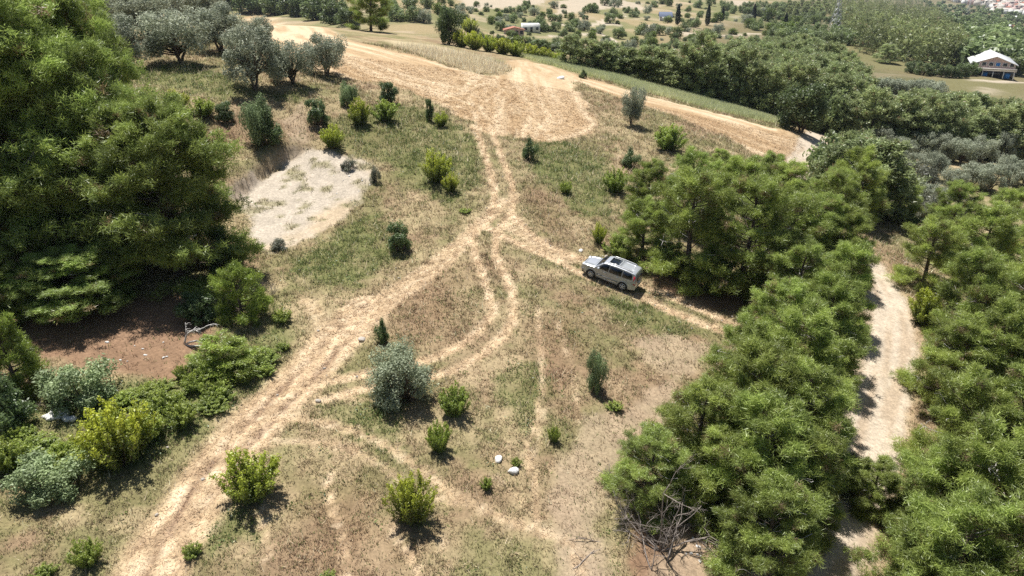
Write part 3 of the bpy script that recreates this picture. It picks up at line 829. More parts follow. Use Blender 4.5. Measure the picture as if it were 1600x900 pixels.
# ------------------------------------------------------------------ the silver off-road car
def build_car():
    paint = mat_plain('silver_paint', (.47, .485, .51), .3, metal=.35, coat=.8, noise=.05, scale=3)
    trim = mat_plain('grey_plastic', (.30, .295, .285), .55)
    black = mat_plain('black_trim', (.018, .018, .02), .5)
    glass = mat_plain('tinted_glass', (.010, .014, .022), .06, spec=.35, coat=.0)
    rubber = mat_plain('tyre_rubber', (.035, .034, .033), .9, noise=.3, scale=20)
    alloy = mat_plain('alloy', (.70, .70, .70), .35, metal=.45)
    red = mat_plain('red_lens', (.42, .02, .03), .2, coat=.6)
    clear = mat_plain('clear_lens', (.80, .80, .78), .12, coat=.8)
    a = np.array(hit(923, 433)); b = np.array(hit(971, 452.5))      # where the left wheels stand
    fwd = a - b; fwd /= np.linalg.norm(fwd); left = np.array([-fwd[1], fwd[0]])
    mid = (a + b) / 2 - left * .77
    q = lambda f, l: np.array([*(mid + fwd * f + left * l), float(Z0(*(mid + fwd * f + left * l))[0]) - .02])
    FL, RL, FR, RR = q(1.31, .77), q(-1.31, .77), q(1.31, -.77), q(-1.31, -.77)
    X = ((FL + FR) - (RL + RR)); X /= np.linalg.norm(X); Yv = ((FL + RL) - (FR + RR)); Yv -= X * X.dot(Yv); Yv /= np.linalg.norm(Yv); Zv = np.cross(X, Yv)
    cen = (FL + FR + RL + RR) / 4 + Zv * .015
    root = bpy.data.objects.new('off_road_car', None); COL.objects.link(root)
    root.matrix_world = Matrix([[X[0], Yv[0], Zv[0], cen[0]], [X[1], Yv[1], Zv[1], cen[1]], [X[2], Yv[2], Zv[2], cen[2]], [0, 0, 0, 1]])
    tag(root, 'silver five-door off-road car with roof rails parked on the dirt track', 'car')
    xs_t = [-2.26, -2.22, -2.12, -2.0, -1.85, -1.3, -.4, .35, .55, 1.12, 1.3, 1.8, 2.05, 2.19, 2.25]
    zs_t = [.62, 1.02, 1.42, 1.60, 1.645, 1.68, 1.685, 1.64, 1.56, 1.07, 1.045, .985, .91, .80, .62]
    def ztop(x): return np.interp(x, xs_t, zs_t)
    def half(x):
        f = 1 - .20 * np.clip((x - 1.35) / .9, 0, 1) ** 2.2 - .09 * np.clip((-x - 1.75) / .5, 0, 1) ** 2
        return .885 * f
    BELT = 1.0
    def ys(x, z):
        h = half(x)
        bulge = h - .055 * np.clip((.62 - z) / .4, 0, 1) ** 2 - .02 * np.clip((z - .75) / .25, 0, 1)
        return np.where(z <= BELT, bulge, h - .02 - (z - BELT) * .265)
    wheels = (1.31, -1.31)
    def zbot(x):
        z = .27 + .10 * np.clip((abs(x) - 1.75) / .4, 0, 1)
        for wx in wheels:
            if abs(x - wx) < .415: z = max(z, .345 + math.sqrt(.415 ** 2 - (x - wx) ** 2))
        return z
    st = np.unique(np.concatenate([np.linspace(-2.26, 2.25, 70), [w + s * .414 for w in wheels for s in (-1, 1)], [w + s * .42 for w in wheels for s in (-1, 1)]]))
    NS = 16; ring = []
    for x in st:
        zt = float(ztop(x)); zb = min(zbot(x), zt - .12); sh = min(BELT, zt - .07)
        zz = np.concatenate([np.linspace(zb, sh, 8), np.linspace(sh, zt - .05, 5)[1:]])
        yy = ys(x, zz); top = zt
        prof = [(float(y), float(z)) for y, z in zip(yy, zz)]
        ye = prof[-1][0]
        prof += [(ye * .93, zt - .018), (ye * .7, zt), (ye * .35, zt + .012), (0, zt + .016)]
        prof += [(-y, z) for y, z in prof[::-1][1:]]
        ring.append([(x, y, z) for y, z in prof])
    M = len(ring[0]); V = np.array(ring).reshape(-1, 3); Fc = []
    for i in range(len(st) - 1):
        for k in range(M - 1):
            p, q_, r, s = i * M + k, i * M + k + 1, (i + 1) * M + k + 1, (i + 1) * M + k
            Fc += [(p, q_, r), (p, r, s)]
    for i, flip in ((0, 0), (len(st) - 1, 1)):
        for k in range(1, M - 1): Fc.append((i * M, i * M + k, i * M + k + 1))
    body = obj('body', MB().add(V, Fc).mesh('car_body', paint, True), root)
    md = body.modifiers.new('n', 'EDGE_SPLIT'); md.split_angle = math.radians(38)
    mb = MB(); box(mb, (-2.1, -.78, .22), (2.1, .78, .62)); obj('underbody', mb.mesh('underbody', black), root)
    def side_panel(name, poly, mat, out=.008, sgn=1, parent=root):
        P = np.array(poly, float); n = len(P)
        y = ys(P[:, 0], P[:, 1])
        o_ = np.stack([P[:, 0], (y + out) * sgn, P[:, 1]], 1); i_ = np.stack([P[:, 0], (y - .02) * sgn, P[:, 1]], 1)
        f = [(0, k, k + 1) for k in range(1, n - 1)] + [t for k in range(n) for t in ((k, n + k, n + (k + 1) % n), (k, n + (k + 1) % n, (k + 1) % n))]
        return obj(name, MB().add(np.vstack([o_, i_]), f).mesh(name, mat), parent)
    for s in (1, -1):
        side_panel('window', [(.92, 1.06), (.03, 1.05), (.03, 1.53), (.36, 1.53), (.55, 1.43)], glass, .01, s)
        side_panel('window', [(-.03, 1.05), (-1.02, 1.07), (-1.02, 1.545), (-.03, 1.535)], glass, .01, s)
        side_panel('window', [(-1.09, 1.08), (-1.88, 1.12), (-1.82, 1.47), (-1.70, 1.53), (-1.09, 1.545)], glass, .01, s)
        side_panel('side_moulding', [(.86, .50), (-.86, .50), (-.86, .60), (.86, .60)], trim, .022, s)
        side_panel('sill', [(.88, .29), (-.88, .29), (-.88, .37), (.88, .37)], trim, .018, s)
        for x0 in (.18, -.85):
            mb = MB(); box(mb, (x0, s * .875 - .015, .90), (x0 + .17, s * .875 + .022, .935)); obj('door_handle', mb.mesh('door_handle', paint), root)
        for x0 in (.94, 0.0, -.96):
            side_panel('door_gap', [(x0 + .006, .40), (x0 - .006, .40), (x0 - .006, 1.02), (x0 + .006, 1.02)], black, .004, s)
        mb = MB(); box(mb, (.70, s * .88 - .02, 1.03), (.86, s * .88 + s * .20, 1.18)) if s > 0 else box(mb, (.70, -1.08, 1.03), (.86, -.86, 1.18))
        obj('mirror', mb.mesh('mirror', paint), root)
        mb = MB(); rx = np.linspace(.30, -1.75, 10); tube(mb, np.stack([rx, rx * 0 + s * .60, ztop(rx) + .05 * np.array([-.3] + [1] * 8 + [-.3])], 1), .026, 6)
        obj('roof_rail', mb.mesh('roof_rail', alloy, True), root)
        P = [(-2.06, 1.42), (-1.93, 1.46), (-1.99, 1.10), (-2.04, .80), (-2.21, .80), (-2.2, 1.05)]
        side_panel('tail_lamp', P, red, .012, s)
        mb = MB(); box(mb, (1.98, min(s * .42, s * .72), .70), (2.19, max(s * .42, s * .72), .875)); hl = mb.mesh('headlight', clear); obj('headlight', hl, root)
        # wheel arches and wheels
        for wx in wheels:
            th = np.linspace(-.2, math.pi + .2, 16); mb = MB()
            tube(mb, np.stack([wx + np.cos(th) * .43, th * 0 + s * (float(half(wx)) - .012), .345 + np.sin(th) * .43], 1), .035, 5)
            obj('wheel_arch', mb.mesh('wheel_arch', paint, True), root)
            w = bpy.data.objects.new('wheel', None); COL.objects.link(w); w.parent = root; w.location = (wx, s * .77, .345)
            prof = [(.225, -.10), (.30, -.108), (.338, -.085), (.345, 0), (.338, .085), (.30, .108), (.225, .10)]
            th = np.arange(28) * 2 * math.pi / 28
            v = np.array([[(r * math.cos(t), yy, r * math.sin(t)) for r, yy in prof] for t in th]).reshape(-1, 3); m = len(prof); f = []
            for i in range(28):
                for k in range(m - 1):
                    p, q_, r_, s_ = i * m + k, i * m + k + 1, ((i + 1) % 28) * m + k + 1, ((i + 1) % 28) * m + k; f += [(p, q_, r_), (p, r_, s_)]
            obj('tyre', MB().add(v, f).mesh('tyre', rubber, True), w)
            mb = MB(); tube(mb, np.stack([np.cos(th) * .215, th * 0 + s * .088, np.sin(th) * .215], 1)[list(range(28)) + [0]], .024, 5)
            tube(mb, [(0, s * .05, 0), (0, s * .105, 0)], .065, 8)
            for k in range(5):
                t = k * 2 * math.pi / 5 + .3
                tube(mb, [(0, s * .095, 0), (math.cos(t) * .11, s * .1, math.sin(t) * .11), (math.cos(t) * .215, s * .088, math.sin(t) * .215)], [.05, .042, .05], 5)
            obj('rim', mb.mesh('rim', alloy), w)
            mb = MB(); tube(mb, [(0, s * .02, 0), (0, s * .04, 0)], .21, 16); obj('brake_disc', mb.mesh('brake_disc', black), w)
    def skin(name, xs, ws, mat, lift=.012, n=7):
        """panel lying on the body's top line between stations xs, half widths ws"""
        v = []; f = []
        for x, w in zip(xs, ws):
            for k in range(n):
                t = -1 + 2 * k / (n - 1)
                yv = t * w; zt = float(ztop(x)); ye = float(ys(x, zt - .05)); r = abs(yv) / max(ye, .1)
                zz = zt + np.interp(r, [0, .35, .7, .93, 1], [.016, .012, 0, -.018, -.05])
                v.append((x, yv, zz + lift))
        for i in range(len(xs) - 1):
            for k in range(n - 1):
                p = i * n + k; f += [(p, p + 1, p + n + 1), (p, p + n + 1, p + n)]
        v = np.array(v); m = len(v); nrm = v.copy(); nrm[:, 2] -= .02; nrm[:, 0] -= .004
        edge = list(range(n)) + [i * n + n - 1 for i in range(1, len(xs))] + list(range(m - 2, m - n - 1, -1)) + [i * n for i in range(len(xs) - 2, 0, -1)]
        for a_, b_ in zip(edge, edge[1:] + edge[:1]): f += [(a_, b_, m + b_), (a_, m + b_, m + a_)]
        return obj(name, MB().add(np.vstack([v, nrm]), f).mesh(name, mat, False), root)
    skin('windscreen', np.linspace(.56, 1.10, 6), np.linspace(.64, .74, 6), glass, .014)
    skin('sunroof', np.linspace(-.55, .22, 5), [.44] * 5, glass, .008)
    skin('roof_panel', np.linspace(-1.72, -.62, 5), [.46] * 5, paint, .006)
    skin('bonnet', np.linspace(1.2, 2.02, 8), np.linspace(.70, .62, 8), paint, .006)
    # tailgate glass, bumpers, plate
    mb = MB(); mb.add([(-2.235, -.60, 1.06), (-2.235, .60, 1.06), (-2.075, .54, 1.50), (-2.075, -.54, 1.50), (-2.20, -.60, 1.06), (-2.20, .60, 1.06), (-2.04, .54, 1.50), (-2.04, -.54, 1.50)],
                      [(0, 2, 1), (0, 3, 2), (0, 1, 5), (0, 5, 4), (1, 2, 6), (1, 6, 5), (2, 3, 7), (2, 7, 6), (3, 0, 4), (3, 4, 7)])
    obj('rear_window', mb.mesh('rear_window', glass), root)
    for nm, x, sgn, z0, z1, mt in (('rear_bumper', -2.27, -1, .40, .64, paint), ('front_bumper', 2.26, 1, .36, .62, trim)):
        yy = np.linspace(-.80, .80, 9); xx = x - sgn * .22 * (np.abs(yy) / .80) ** 3
        mb = MB(); v = []; f = []
        for yv, xv in zip(yy, xx): v += [(xv, yv, z0), (xv + sgn * .05, yv, (z0 + z1) / 2), (xv + sgn * .02, yv, z1), (xv - sgn * .12, yv, z1), (xv - sgn * .12, yv, z0)]
        for i in range(8):
            for k in range(5):
                p, q_, r_, s_ = i * 5 + k, i * 5 + (k + 1) % 5, (i + 1) * 5 + (k + 1) % 5, (i + 1) * 5 + k; f += [(p, q_, r_), (p, r_, s_)]
        for e in (0, 40): f += [(e, e + 1, e + 2), (e, e + 2, e + 3), (e, e + 3, e + 4)]
        obj(nm, mb.add(v, f).mesh(nm, mt), root)
    mb = MB(); box(mb, (-2.30, -.27, .74), (-2.255, .27, .86)); obj('number_plate', mb.mesh('number_plate', clear), root)
    mb = MB(); box(mb, (2.16, -.36, .70), (2.235, .36, .80)); obj('grille', mb.mesh('grille', black), root)
build_car()

# ------------------------------------------------------------------ pines
def pines(spots, label, group, kind='pine', special={}):
    for i, (u, v, h, r) in enumerate(spots):
        x, y = hit(u, v)
        plant(kind, 'pine_tree', special.get(i, label), 'pine', x, y, h=h * .93, w=2.2 * r, group=group, var=i)

x, y = hit(55, 395); plant('big_pine', 'pine_tree', 'huge broad pine, the tallest tree, over bare brown soil', 'pine', x, y, h=17.5, w=17.5, var=0, rz=.4)
x, y = hit(278, 428); plant('big_pine', 'pine_tree', 'wide pine with drooping limbs beside the sandy cut', 'pine', x, y, h=11.5, w=11.5, var=1, rz=1.9)
x, y = hit(165, 300); plant('big_pine', 'pine_tree', 'tall pine standing behind the huge pine, before the olive grove', 'pine', x, y, h=15.0, w=11, var=1, rz=4.1)
x, y = hit(165, 385); plant('big_pine', 'pine_tree', 'dark pine filling the gap between the huge pine and the wide one', 'pine', x, y, h=13.5, w=11.5, var=1, rz=.9)
x, y = hit(60, 300); plant('big_pine', 'pine_tree', 'tall pine behind the huge pine, far from the brown soil', 'pine', x, y, h=16.0, w=13, var=1, rz=2.7)
x, y = hit(-20, 505); plant('big_pine', 'pine_tree', 'low spreading pine in front of the huge pine, at the brown soil', 'pine', x, y, h=5.0, w=6.5, var=1, rz=3.2)
x, y = hit(125, 480); plant('big_pine', 'pine_tree', 'squat young pine with branches hanging over the brown soil', 'pine', x, y, h=3.9, w=8.5, var=1, rz=5.5)
pines([(1003, 402, 5.0, 2.1), (1072, 432, 8.6, 3.4), (1155, 455, 9.2, 3.7), (1010, 335, 5.0, 2.2), (1072, 350, 6.8, 3.0), (1140, 362, 7.0, 3.1),
       (1210, 378, 7.2, 3.1), (1225, 440, 7.6, 3.1), (1120, 285, 3.6, 1.9), (1200, 305, 4.6, 2.2), (1285, 355, 6.0, 2.4), (1105, 446, 2.8, 1.9), (1050, 424, 2.4, 1.6), (1180, 470, 2.4, 1.7)],
      'bushy green pine in the grove right behind the silver car', 'pines behind the car',
      special={0: 'short pine at the grove corner directly behind the car', 1: 'tall pine of the grove front beside the rear of the car', 2: 'broad pine overhanging the track beyond the car tail', 11: 'low young pine under the broad pine at the grove front', 12: 'low young pine under the tall pine beside the car', 13: 'low young pine at the grove foot beside the dirt track', 3: 'small pine on the grove flank beside olive-green shrub'})
pines([(1330, 345, 8.0, 3.0), (1300, 380, 7, 2.7), (1262, 432, 7, 2.8), (1312, 440, 6.6, 2.5), (1240, 520, 7, 2.8), (1300, 505, 6.6, 2.6), (1205, 578, 6.6, 2.7), (1280, 580, 7, 2.7),
       (1150, 640, 6.2, 2.6), (1232, 650, 7.3, 2.9), (1262, 660, 5.6, 2.1), (1165, 720, 7.2, 2.9), (1232, 735, 7.0, 2.7), (1085, 735, 5.6, 2.5), (1015, 785, 4.0, 2.1),
       (1180, 815, 7.2, 3.0), (1110, 790, 4.8, 2.2), (1238, 815, 5.8, 2.2), (1195, 905, 5.4, 2.3), (1358, 790, 3.0, 1.6)],
      'dense young pine between the pale dirt lane and the meadow', 'pines between lane and meadow',
      special={14: 'low mounded pine behind the tangled leafless tree', 13: 'bushy pine at the meadow edge above the mounded pine', 8: 'bushy pine jutting into the meadow below the car track', 0: 'tall dark pine where the lane disappears among trees', 19: 'small pine growing in the verge of the pale dirt lane'})
pines([(1400, 345, 6, 2.4), (1440, 450, 6.5, 2.7), (1480, 385, 7, 2.8), (1520, 445, 7.8, 3.2), (1592, 435, 7.6, 3.2), (1555, 380, 7, 3.0), (1640, 380, 8, 3.2), (1505, 535, 7.6, 3.0), (1582, 545, 8, 3.2), (1660, 560, 8, 3.2),
       (1482, 640, 6.6, 2.9), (1535, 650, 8.2, 3.2), (1612, 660, 8, 3.2), (1492, 740, 7.0, 2.8), (1555, 770, 8.2, 3.3), (1640, 780, 8, 3.3), (1455, 850, 6.0, 2.5),
       (1510, 870, 7.8, 3.1), (1600, 900, 8.2, 3.3), (1415, 960, 5.2, 2.3), (1480, 980, 7.4, 3.0), (1570, 1020, 8, 3.2), (1680, 1000, 8, 3.2), (1400, 1030, 4.2, 2.0)],
      'dense green pine in the wood along the far side of the pale dirt lane', 'pines beyond the lane')
x, y = hit(580, 49); plant('pine', 'pine_tree', 'lone dark pine standing at the upper edge of the mown field', 'pine', x, y, h=9, w=9.5, var=2)

# ------------------------------------------------------------------ olives of the upper grove, and other single trees
for i, (u, v, w, h) in enumerate([(186, 112, 78, 82), (283, 99, 95, 82), (345, 82, 78, 76), (398, 141, 92, 100), (458, 131, 68, 72), (512, 118, 66, 70), (230, 60, 80, 70), (150, 55, 80, 70),
                                  (318, 45, 74, 66), (408, 78, 50, 50), (205, 40, 75, 60), (275, 35, 70, 60)]):
    plant_px('olive', 'olive_tree', {0: 'silvery olive half hidden by the huge pine', 1: 'wide silvery olive with a round shadow, midway along the grove front', 2: 'silvery olive behind the wide one, against the mown field',
              3: 'tall silvery olive beside the shrubs below the grove', 4: 'small silvery olive between the tall olive and the last one', 5: 'last silvery olive of the grove, on the mown field edge'}.get(i, 'silvery olive at the back of the grassy grove'),
             'olive tree', u, v, w * 1.12, h, group='olives of the upper grove', var=i)
plant_px('olive_shrub', 'olive_tree', 'round grey-green olive standing alone where two tracks meet', 'olive tree', 628, 622, 110, 108, var=0)
plant_px('olive', 'olive_tree', 'lone grey olive on the grass between the two mown fields', 'olive tree', 985, 195, 46, 66, var=1)
plant_px('oak', 'oak_tree', 'big dark round oak at the end of the second mown field', 'oak', 1252, 208, 78, 82)
plant_px('oak', 'oak_tree', 'upright dark tree beside the yellow-green hedge', 'tree', 702, 70, 42, 62)
plant_px('dark', 'small_tree', 'small dark tree at the tip of the mown field near a white boulder', 'tree', 911, 122, 15, 14)

# ------------------------------------------------------------------ single shrubs
SHRUBS = [
    ('yellow', 393, 778, 98, 100, 'yellow-green bush standing alone beside the wide straw track'),
    ('yellow', 645, 815, 82, 98, 'yellow-topped bush on the dry meadow below the curved wheel marks'),
    ('green', 712, 648, 58, 66, 'bright green bush next to the lone round olive'),
    ('green', 687, 704, 42, 64, 'narrow green bush below the bright green one near the olive'),
    ('dark', 598, 536, 26, 44, 'small dark upright bush just above the lone round olive'),
    ('dark', 624, 392, 46, 58, 'dark green bush on the slope right of the sandy cut'),
    ('yellow', 682, 285, 54, 62, 'tall yellow-green bush left of the two wheel tracks'),
    ('yellow', 704, 300, 30, 38, 'smaller yellow-green bush leaning on its taller neighbour by the tracks'),
    ('dark', 828, 250, 30, 40, 'dark round bush just below the mown field, right of tracks'),
    ('green', 884, 302, 24, 26, 'small green bush in brown grass above the car'),
    ('green', 1045, 235, 62, 50, 'broad olive-green bush at the upper edge of the pine grove'),
    ('dark', 497, 195, 40, 46, 'dark bush among dry grass above the sandy cut'),
    ('yellow', 522, 232, 40, 44, 'yellow-flushed bush below the dark one above the sandy cut'),
    ('olive_shrub', 545, 166, 30, 40, 'grey-green bush at the lower edge of the mown field'),
    ('yellow', 563, 195, 38, 48, 'yellow bush between grey-green and dark green bushes'),
    ('dark', 608, 160, 34, 38, 'dark bush touching the lower edge of the mown field'),
    ('green', 602, 188, 50, 40, 'low dense green bush under the dark one by the field'),
    ('dark', 672, 190, 16, 40, 'thin dark sapling at the lower field edge'),
    ('yellow', 690, 198, 26, 28, 'small yellow-green bush beside the thin sapling'),
    ('olive_shrub', 405, 228, 52, 78, 'big grey-green shrub on top of the eroded bank'),
    ('dark', 422, 232, 50, 56, 'dark leafy shrub overhanging the eroded bank'),
    ('yellow', 278, 172, 38, 34, 'low yellow shrub at the foot of the olive grove'),
    ('green', 318, 182, 46, 34, 'low bright shrub next to the yellow one below the grove'),
    ('dark', 352, 187, 34, 32, 'low dark shrub below the olive grove'),
    ('greybush', 546, 264, 28, 18, 'grey rounded bush at the top of the sandy cut'),
    ('greybush', 587, 286, 20, 26, 'pale grey weed bush on the rim of the sandy cut'),
    ('greybush', 436, 388, 32, 20, 'grey-green weed clump at the low end of the sandy cut'),
    ('green', 727, 332, 22, 12, 'flat dark green tuft beside the left wheel track'),
    ('olive_shrub', 932, 610, 36, 74, 'scrawny grey-green sapling on the bare slope below the car'),
    ('green', 865, 690, 22, 36, 'tiny green sapling beside the narrow footpath'),
    ('green', 806, 728, 20, 20, 'tiny round bush touching the white boulder'),
    ('green', 760, 764, 24, 28, 'tiny round green bush left of the white boulders'),
    ('green', 140, 880, 44, 50, 'low green bush in the meadow left of the straw track'),
    ('green', 302, 868, 32, 28, 'small green bush at the right edge of the straw track'),
    ('green', 72, 898, 34, 26, 'small green bush in the brown meadow corner'),
    ('green', 512, 905, 30, 20, 'low green tuft in the dry meadow under the footpath mark'),
    ('olive_shrub', 130, 624, 100, 78, 'dense blue-green round shrub above the white rocks'),
    ('yellow', 195, 722, 108, 122, 'largest yellow-green shrub in the thicket left of the straw track'),
    ('olive_shrub', 85, 764, 98, 74, 'low mounded blue-green shrub at the thicket edge'),
    ('pine_bush', 30, 610, 74, 100, 'young pine bush at the left of the brown soil'),
    ('dark', 20, 665, 70, 80, 'dark shrub under the young pine bush beside white rocks'),
    ('green', 50, 716, 80, 44, 'bright green shrub below the white rocks'),
    ('green', 112, 722, 64, 40, 'bright green shrub between white rocks and largest yellow shrub'),
    ('green', 12, 735, 60, 60, 'green shrub at the thicket edge beside the mounded blue-green shrub'),
    ('green', 255, 640, 56, 44, 'low green shrub on the brown soil edge'),
    ('green', 225, 690, 70, 60, 'green shrub leaning against the largest yellow shrub'),
    ('green', 285, 665, 56, 50, 'low green shrub near the straw track edge'),
    ('green', 308, 610, 44, 40, 'small green mound below the young pine bush'),
    ('green', 335, 620, 40, 34, 'small green mound nearest the straw track'),
    ('pine_bush', 352, 580, 98, 66, 'rounded young pine below the bleached fallen branch'),
    ('pine_bush', 380, 498, 84, 80, 'young bright pine above the bleached fallen branch'),
    ('dark', 310, 500, 66, 56, 'dark leafy shrub behind the bleached fallen branch'),
    ('dark', 355, 420, 70, 70, 'dark shrub in the shade at the foot of the wide pine'),
    ('green', 440, 502, 36, 30, 'small green mound at the start of the tracks'),
    ('green', 442, 548, 26, 20, 'tiny green mound beside the straw track bend'),
    ('green', 415, 585, 36, 26, 'low green mound along the track margin'),
    ('yellow', 1438, 505, 50, 62, 'yellow-green bush at the shoulder of the pale dirt lane'),
    ('yellow', 935, 380, 26, 40, 'yellow-green shrub at the corner of the pine grove above the car'),
    ('green', 960, 395, 44, 34, 'low green shrub between the car and the pine grove'),
    ('green', 962, 300, 44, 50, 'olive-green shrub on the left flank of the pine grove'),
    ('dark', 985, 262, 34, 36, 'dark shrub uphill of the pine grove'),
    ('greybush', 1322, 765, 56, 40, 'pale grey-green scrub spilling onto the dirt lane'),
    ('greybush', 1335, 735, 44, 34, 'smaller pale scrub on the meadow side of the dirt lane'),
    ('green', 960, 640, 30, 22, 'low weed bush on bare soil below the scrawny sapling'),
]
for i, (k, u, v, w, h, lab) in enumerate(SHRUBS):
    nm = {'pine_bush': 'young_pine', 'dark': 'dark_bush', 'yellow': 'yellow_bush', 'green': 'green_bush', 'greybush': 'grey_bush', 'olive_shrub': 'grey_green_bush'}[k]
    plant_px(k, nm, lab, 'young pine' if k == 'pine_bush' else 'bush', u, v, w, h, var=i + (1 if k == 'olive_shrub' else 0) * (1 - i % 2))

for i in range(46):
    for _ in range(50):
        u, v = random.uniform(0, 420), random.uniform(560, 745)
        if poly_mask(np.array([u]), np.array([v]), np.array([(0, 640), (130, 650), (260, 600), (400, 540), (425, 560), (330, 650), (280, 690), (200, 735), (0, 755)], float), .1)[0] > .5 and not (40 < u < 140 and 630 < v < 705): break
    plant_px('green', 'green_bush', 'low green mound in the thicket between brown soil and straw track', 'bush', u, v, random.uniform(26, 50), random.uniform(18, 34), group='low mounds of the thicket')
# ------------------------------------------------------------------ rocks and dead wood
def rock_mesh(seed, mat):
    g = np.random.default_rng(seed)
    n1, n2 = 7, 10; v = [(0, 0, -1)]
    for i in range(1, n1):
        for j in range(n2):
            t = math.pi * i / n1; p = 2 * math.pi * j / n2
            v.append((math.sin(t) * math.cos(p), math.sin(t) * math.sin(p), -math.cos(t)))
    v.append((0, 0, 1)); v = np.array(v, float)
    for _ in range(7):                      # cut facets
        d = g.normal(size=3); d /= np.linalg.norm(d); o = g.uniform(.55, .8); s = v @ d
        v -= np.clip(s - o, 0, None)[:, None] * d
    v += g.normal(size=v.shape) * .035
    f = []
    for j in range(n2):
        k = (j + 1) % n2; f.append((0, 1 + k, 1 + j)); e = 1 + (n1 - 2) * n2; f.append((e + j, e + k, len(v) - 1))
        for i in range(n1 - 2):
            a, b, c, d = 1 + i * n2 + j, 1 + i * n2 + k, 1 + (i + 1) * n2 + k, 1 + (i + 1) * n2 + j; f += [(a, b, c), (a, c, d)]
    return MB().add(v, f).mesh('rock', mat)
RM = [rock_mesh(s, M_ROCK) for s in (1, 2, 3)]; RS = [rock_mesh(s, M_STONE) for s in (4, 5)]
def rock(u, v, s, label, me=None, group=None, name='boulder'):
    x, y = hit(u, v); o = obj(name, me or random.choice(RM), None, (x, y, float(zat(x, y)[0]) + s * .12), (random.uniform(-.3, .3), random.uniform(-.3, .3), random.uniform(0, 6)), (s, s * random.uniform(.7, .95), s * random.uniform(.5, .7)))
    tag(o, label, 'rock', group)
rock(779, 719, .30, 'white boulder upslope of its twin on the dry meadow')
rock(801, 737, .36, 'white boulder touching a tiny bush on the dry meadow')
rock(876, 123, .65, 'white boulder at the tip of the mown field')
rock(566, 530, .34, 'pale stone beside the wide straw track near the olive', RS[0])
rock(908, 392, .24, 'white stone at the track edge ahead of the car')
rock(947, 402, .22, 'pale stone between the car bonnet and the pine grove', RS[1])
rock(407, 560, .3, 'grey stone at the left margin of the straw track', RS[0])
rock(497, 627, .22, 'flat pale stone in the grass right of the straw track', RS[1])
for i in range(14):
    rock(66 + 46 * random.random(), 644 + 14 * random.random(), random.uniform(.2, .45), 'white rock in the small heap below the blue-green shrub', group='heap of white rocks')
for i in range(30):
    u, v = [(150 + 130 * random.random(), 535 + 35 * random.random()), (1060 + 70 * random.random(), 835 + 60 * random.random()), (520 + 60 * random.random(), 262 + 50 * random.random())][i % 3]
    rock(u, v, random.uniform(.06, .14), ['small white stone scattered on the brown soil under pines', 'small white stone on bare soil beside the dead branches', 'small stone on the rim of the sandy cut'][i % 3],
         group=['stones on brown soil', 'stones by dead branches', 'stones at the sandy cut'][i % 3], name='stone')

for i in range(40):
    t_ = TRACKS[[0, 1, 6, 7, 4, 5][i % 6]][0]; p_ = t_[random.randrange(len(t_) // 8, len(t_))]; x, y = p_[0] + random.gauss(0, 1.3), p_[1] + random.gauss(0, 1.3); sz = random.uniform(.05, .13)
    o = obj('stone', random.choice(RS), None, (x, y, float(zat(x, y)[0]) + sz * .15), (0, 0, random.uniform(0, 6)), (sz, sz * .8, sz * .6)); tag(o, 'small loose stone lying along the wheel tracks', 'rock', 'loose stones along the tracks')

def branchy(mb, p, d, Lb, r, depth, g, droop=0.0):
    n = 6; pts = [np.array(p, float)]; d = np.array(d, float); d /= np.linalg.norm(d)
    for i in range(n):
        d = d + g.normal(size=3) * .16 + np.array([0, 0, -droop]); d /= np.linalg.norm(d); pts.append(pts[-1] + d * Lb / n)
    tube(mb, pts, np.linspace(r, r * .45, n + 1), 5 if depth > 1 else 3)
    if depth <= 0: return
    for k in range(int(g.integers(4, 7))):
        i = int(g.integers(2, n + 1)); e = pts[min(i, n)] - pts[i - 1]; e /= np.linalg.norm(e)
        branchy(mb, pts[i], e + g.normal(size=3) * .65 + np.array([0, 0, .12]), Lb * g.uniform(.3, .55), r * .5, depth - 1, g, droop)

def dead_wood(name, u, v, dirs, label, mat, seed, r=.05, depth=2, droop=0.0, z=0.0):
    g = np.random.default_rng(seed); x, y = hit(u, v); root = bpy.data.objects.new(name, None); COL.objects.link(root); root.location = (x, y, float(zat(x, y)[0]) + z)
    tag(root, label, 'dead wood')
    for (d, Lb) in dirs:
        mb = MB(); branchy(mb, (0, 0, -.05), d, Lb, r, depth, g, droop); obj('branch', mb.mesh('branch', mat), root)
dead_wood('fallen_branch', 288, 538, [((.75, .15, .75), 3.4), ((.35, .1, .9), 2.2), ((.9, -.25, .6), 2.8)], 'bleached bare branch arching over shrubs beside brown soil', M_DEAD, 3, .07, 2, .16)
dead_wood('dead_tree', 1032, 862, [((.0, .35, 1.2), 4.2), ((-.6, .3, .8), 2.6), ((.5, .2, .7), 2.8), ((.1, -.2, .6), 1.8), ((-.3, .5, .6), 2.4), ((.8, .4, .35), 2.6), ((-.8, .1, .35), 2.0)], 'tangled leafless grey tree in front of the young pines', M_TWIG, 4, .042, 3)
dead_wood('dead_branch', 1018, 892, [((-.35, .45, .75), 2.4), ((.1, .1, .5), 1.2)], 'thin forked dead stem on bare soil below the leafless tree', M_TWIG, 6, .035, 2)
dead_wood('dead_branch', 1042, 880, [((.35, .5, .75), 3.4)], 'long curved dead stem rising toward the young pines', M_TWIG, 12, .055, 1)
dead_wood('dead_branch', 893, 893, [((.55, .6, .28), 1.7), ((-.5, .1, .15), .7)], 'curved dead branch lying on pale soil apart from the others', M_TWIG, 8, .04, 1, .05)
dead_wood('dead_branch', 945, 848, [((-1, .12, .06), 2.1), ((-.8, -.25, .08), 1.3)], 'dark dead branch lying flat toward the dry meadow', M_TWIG, 9, .035, 1, .0)
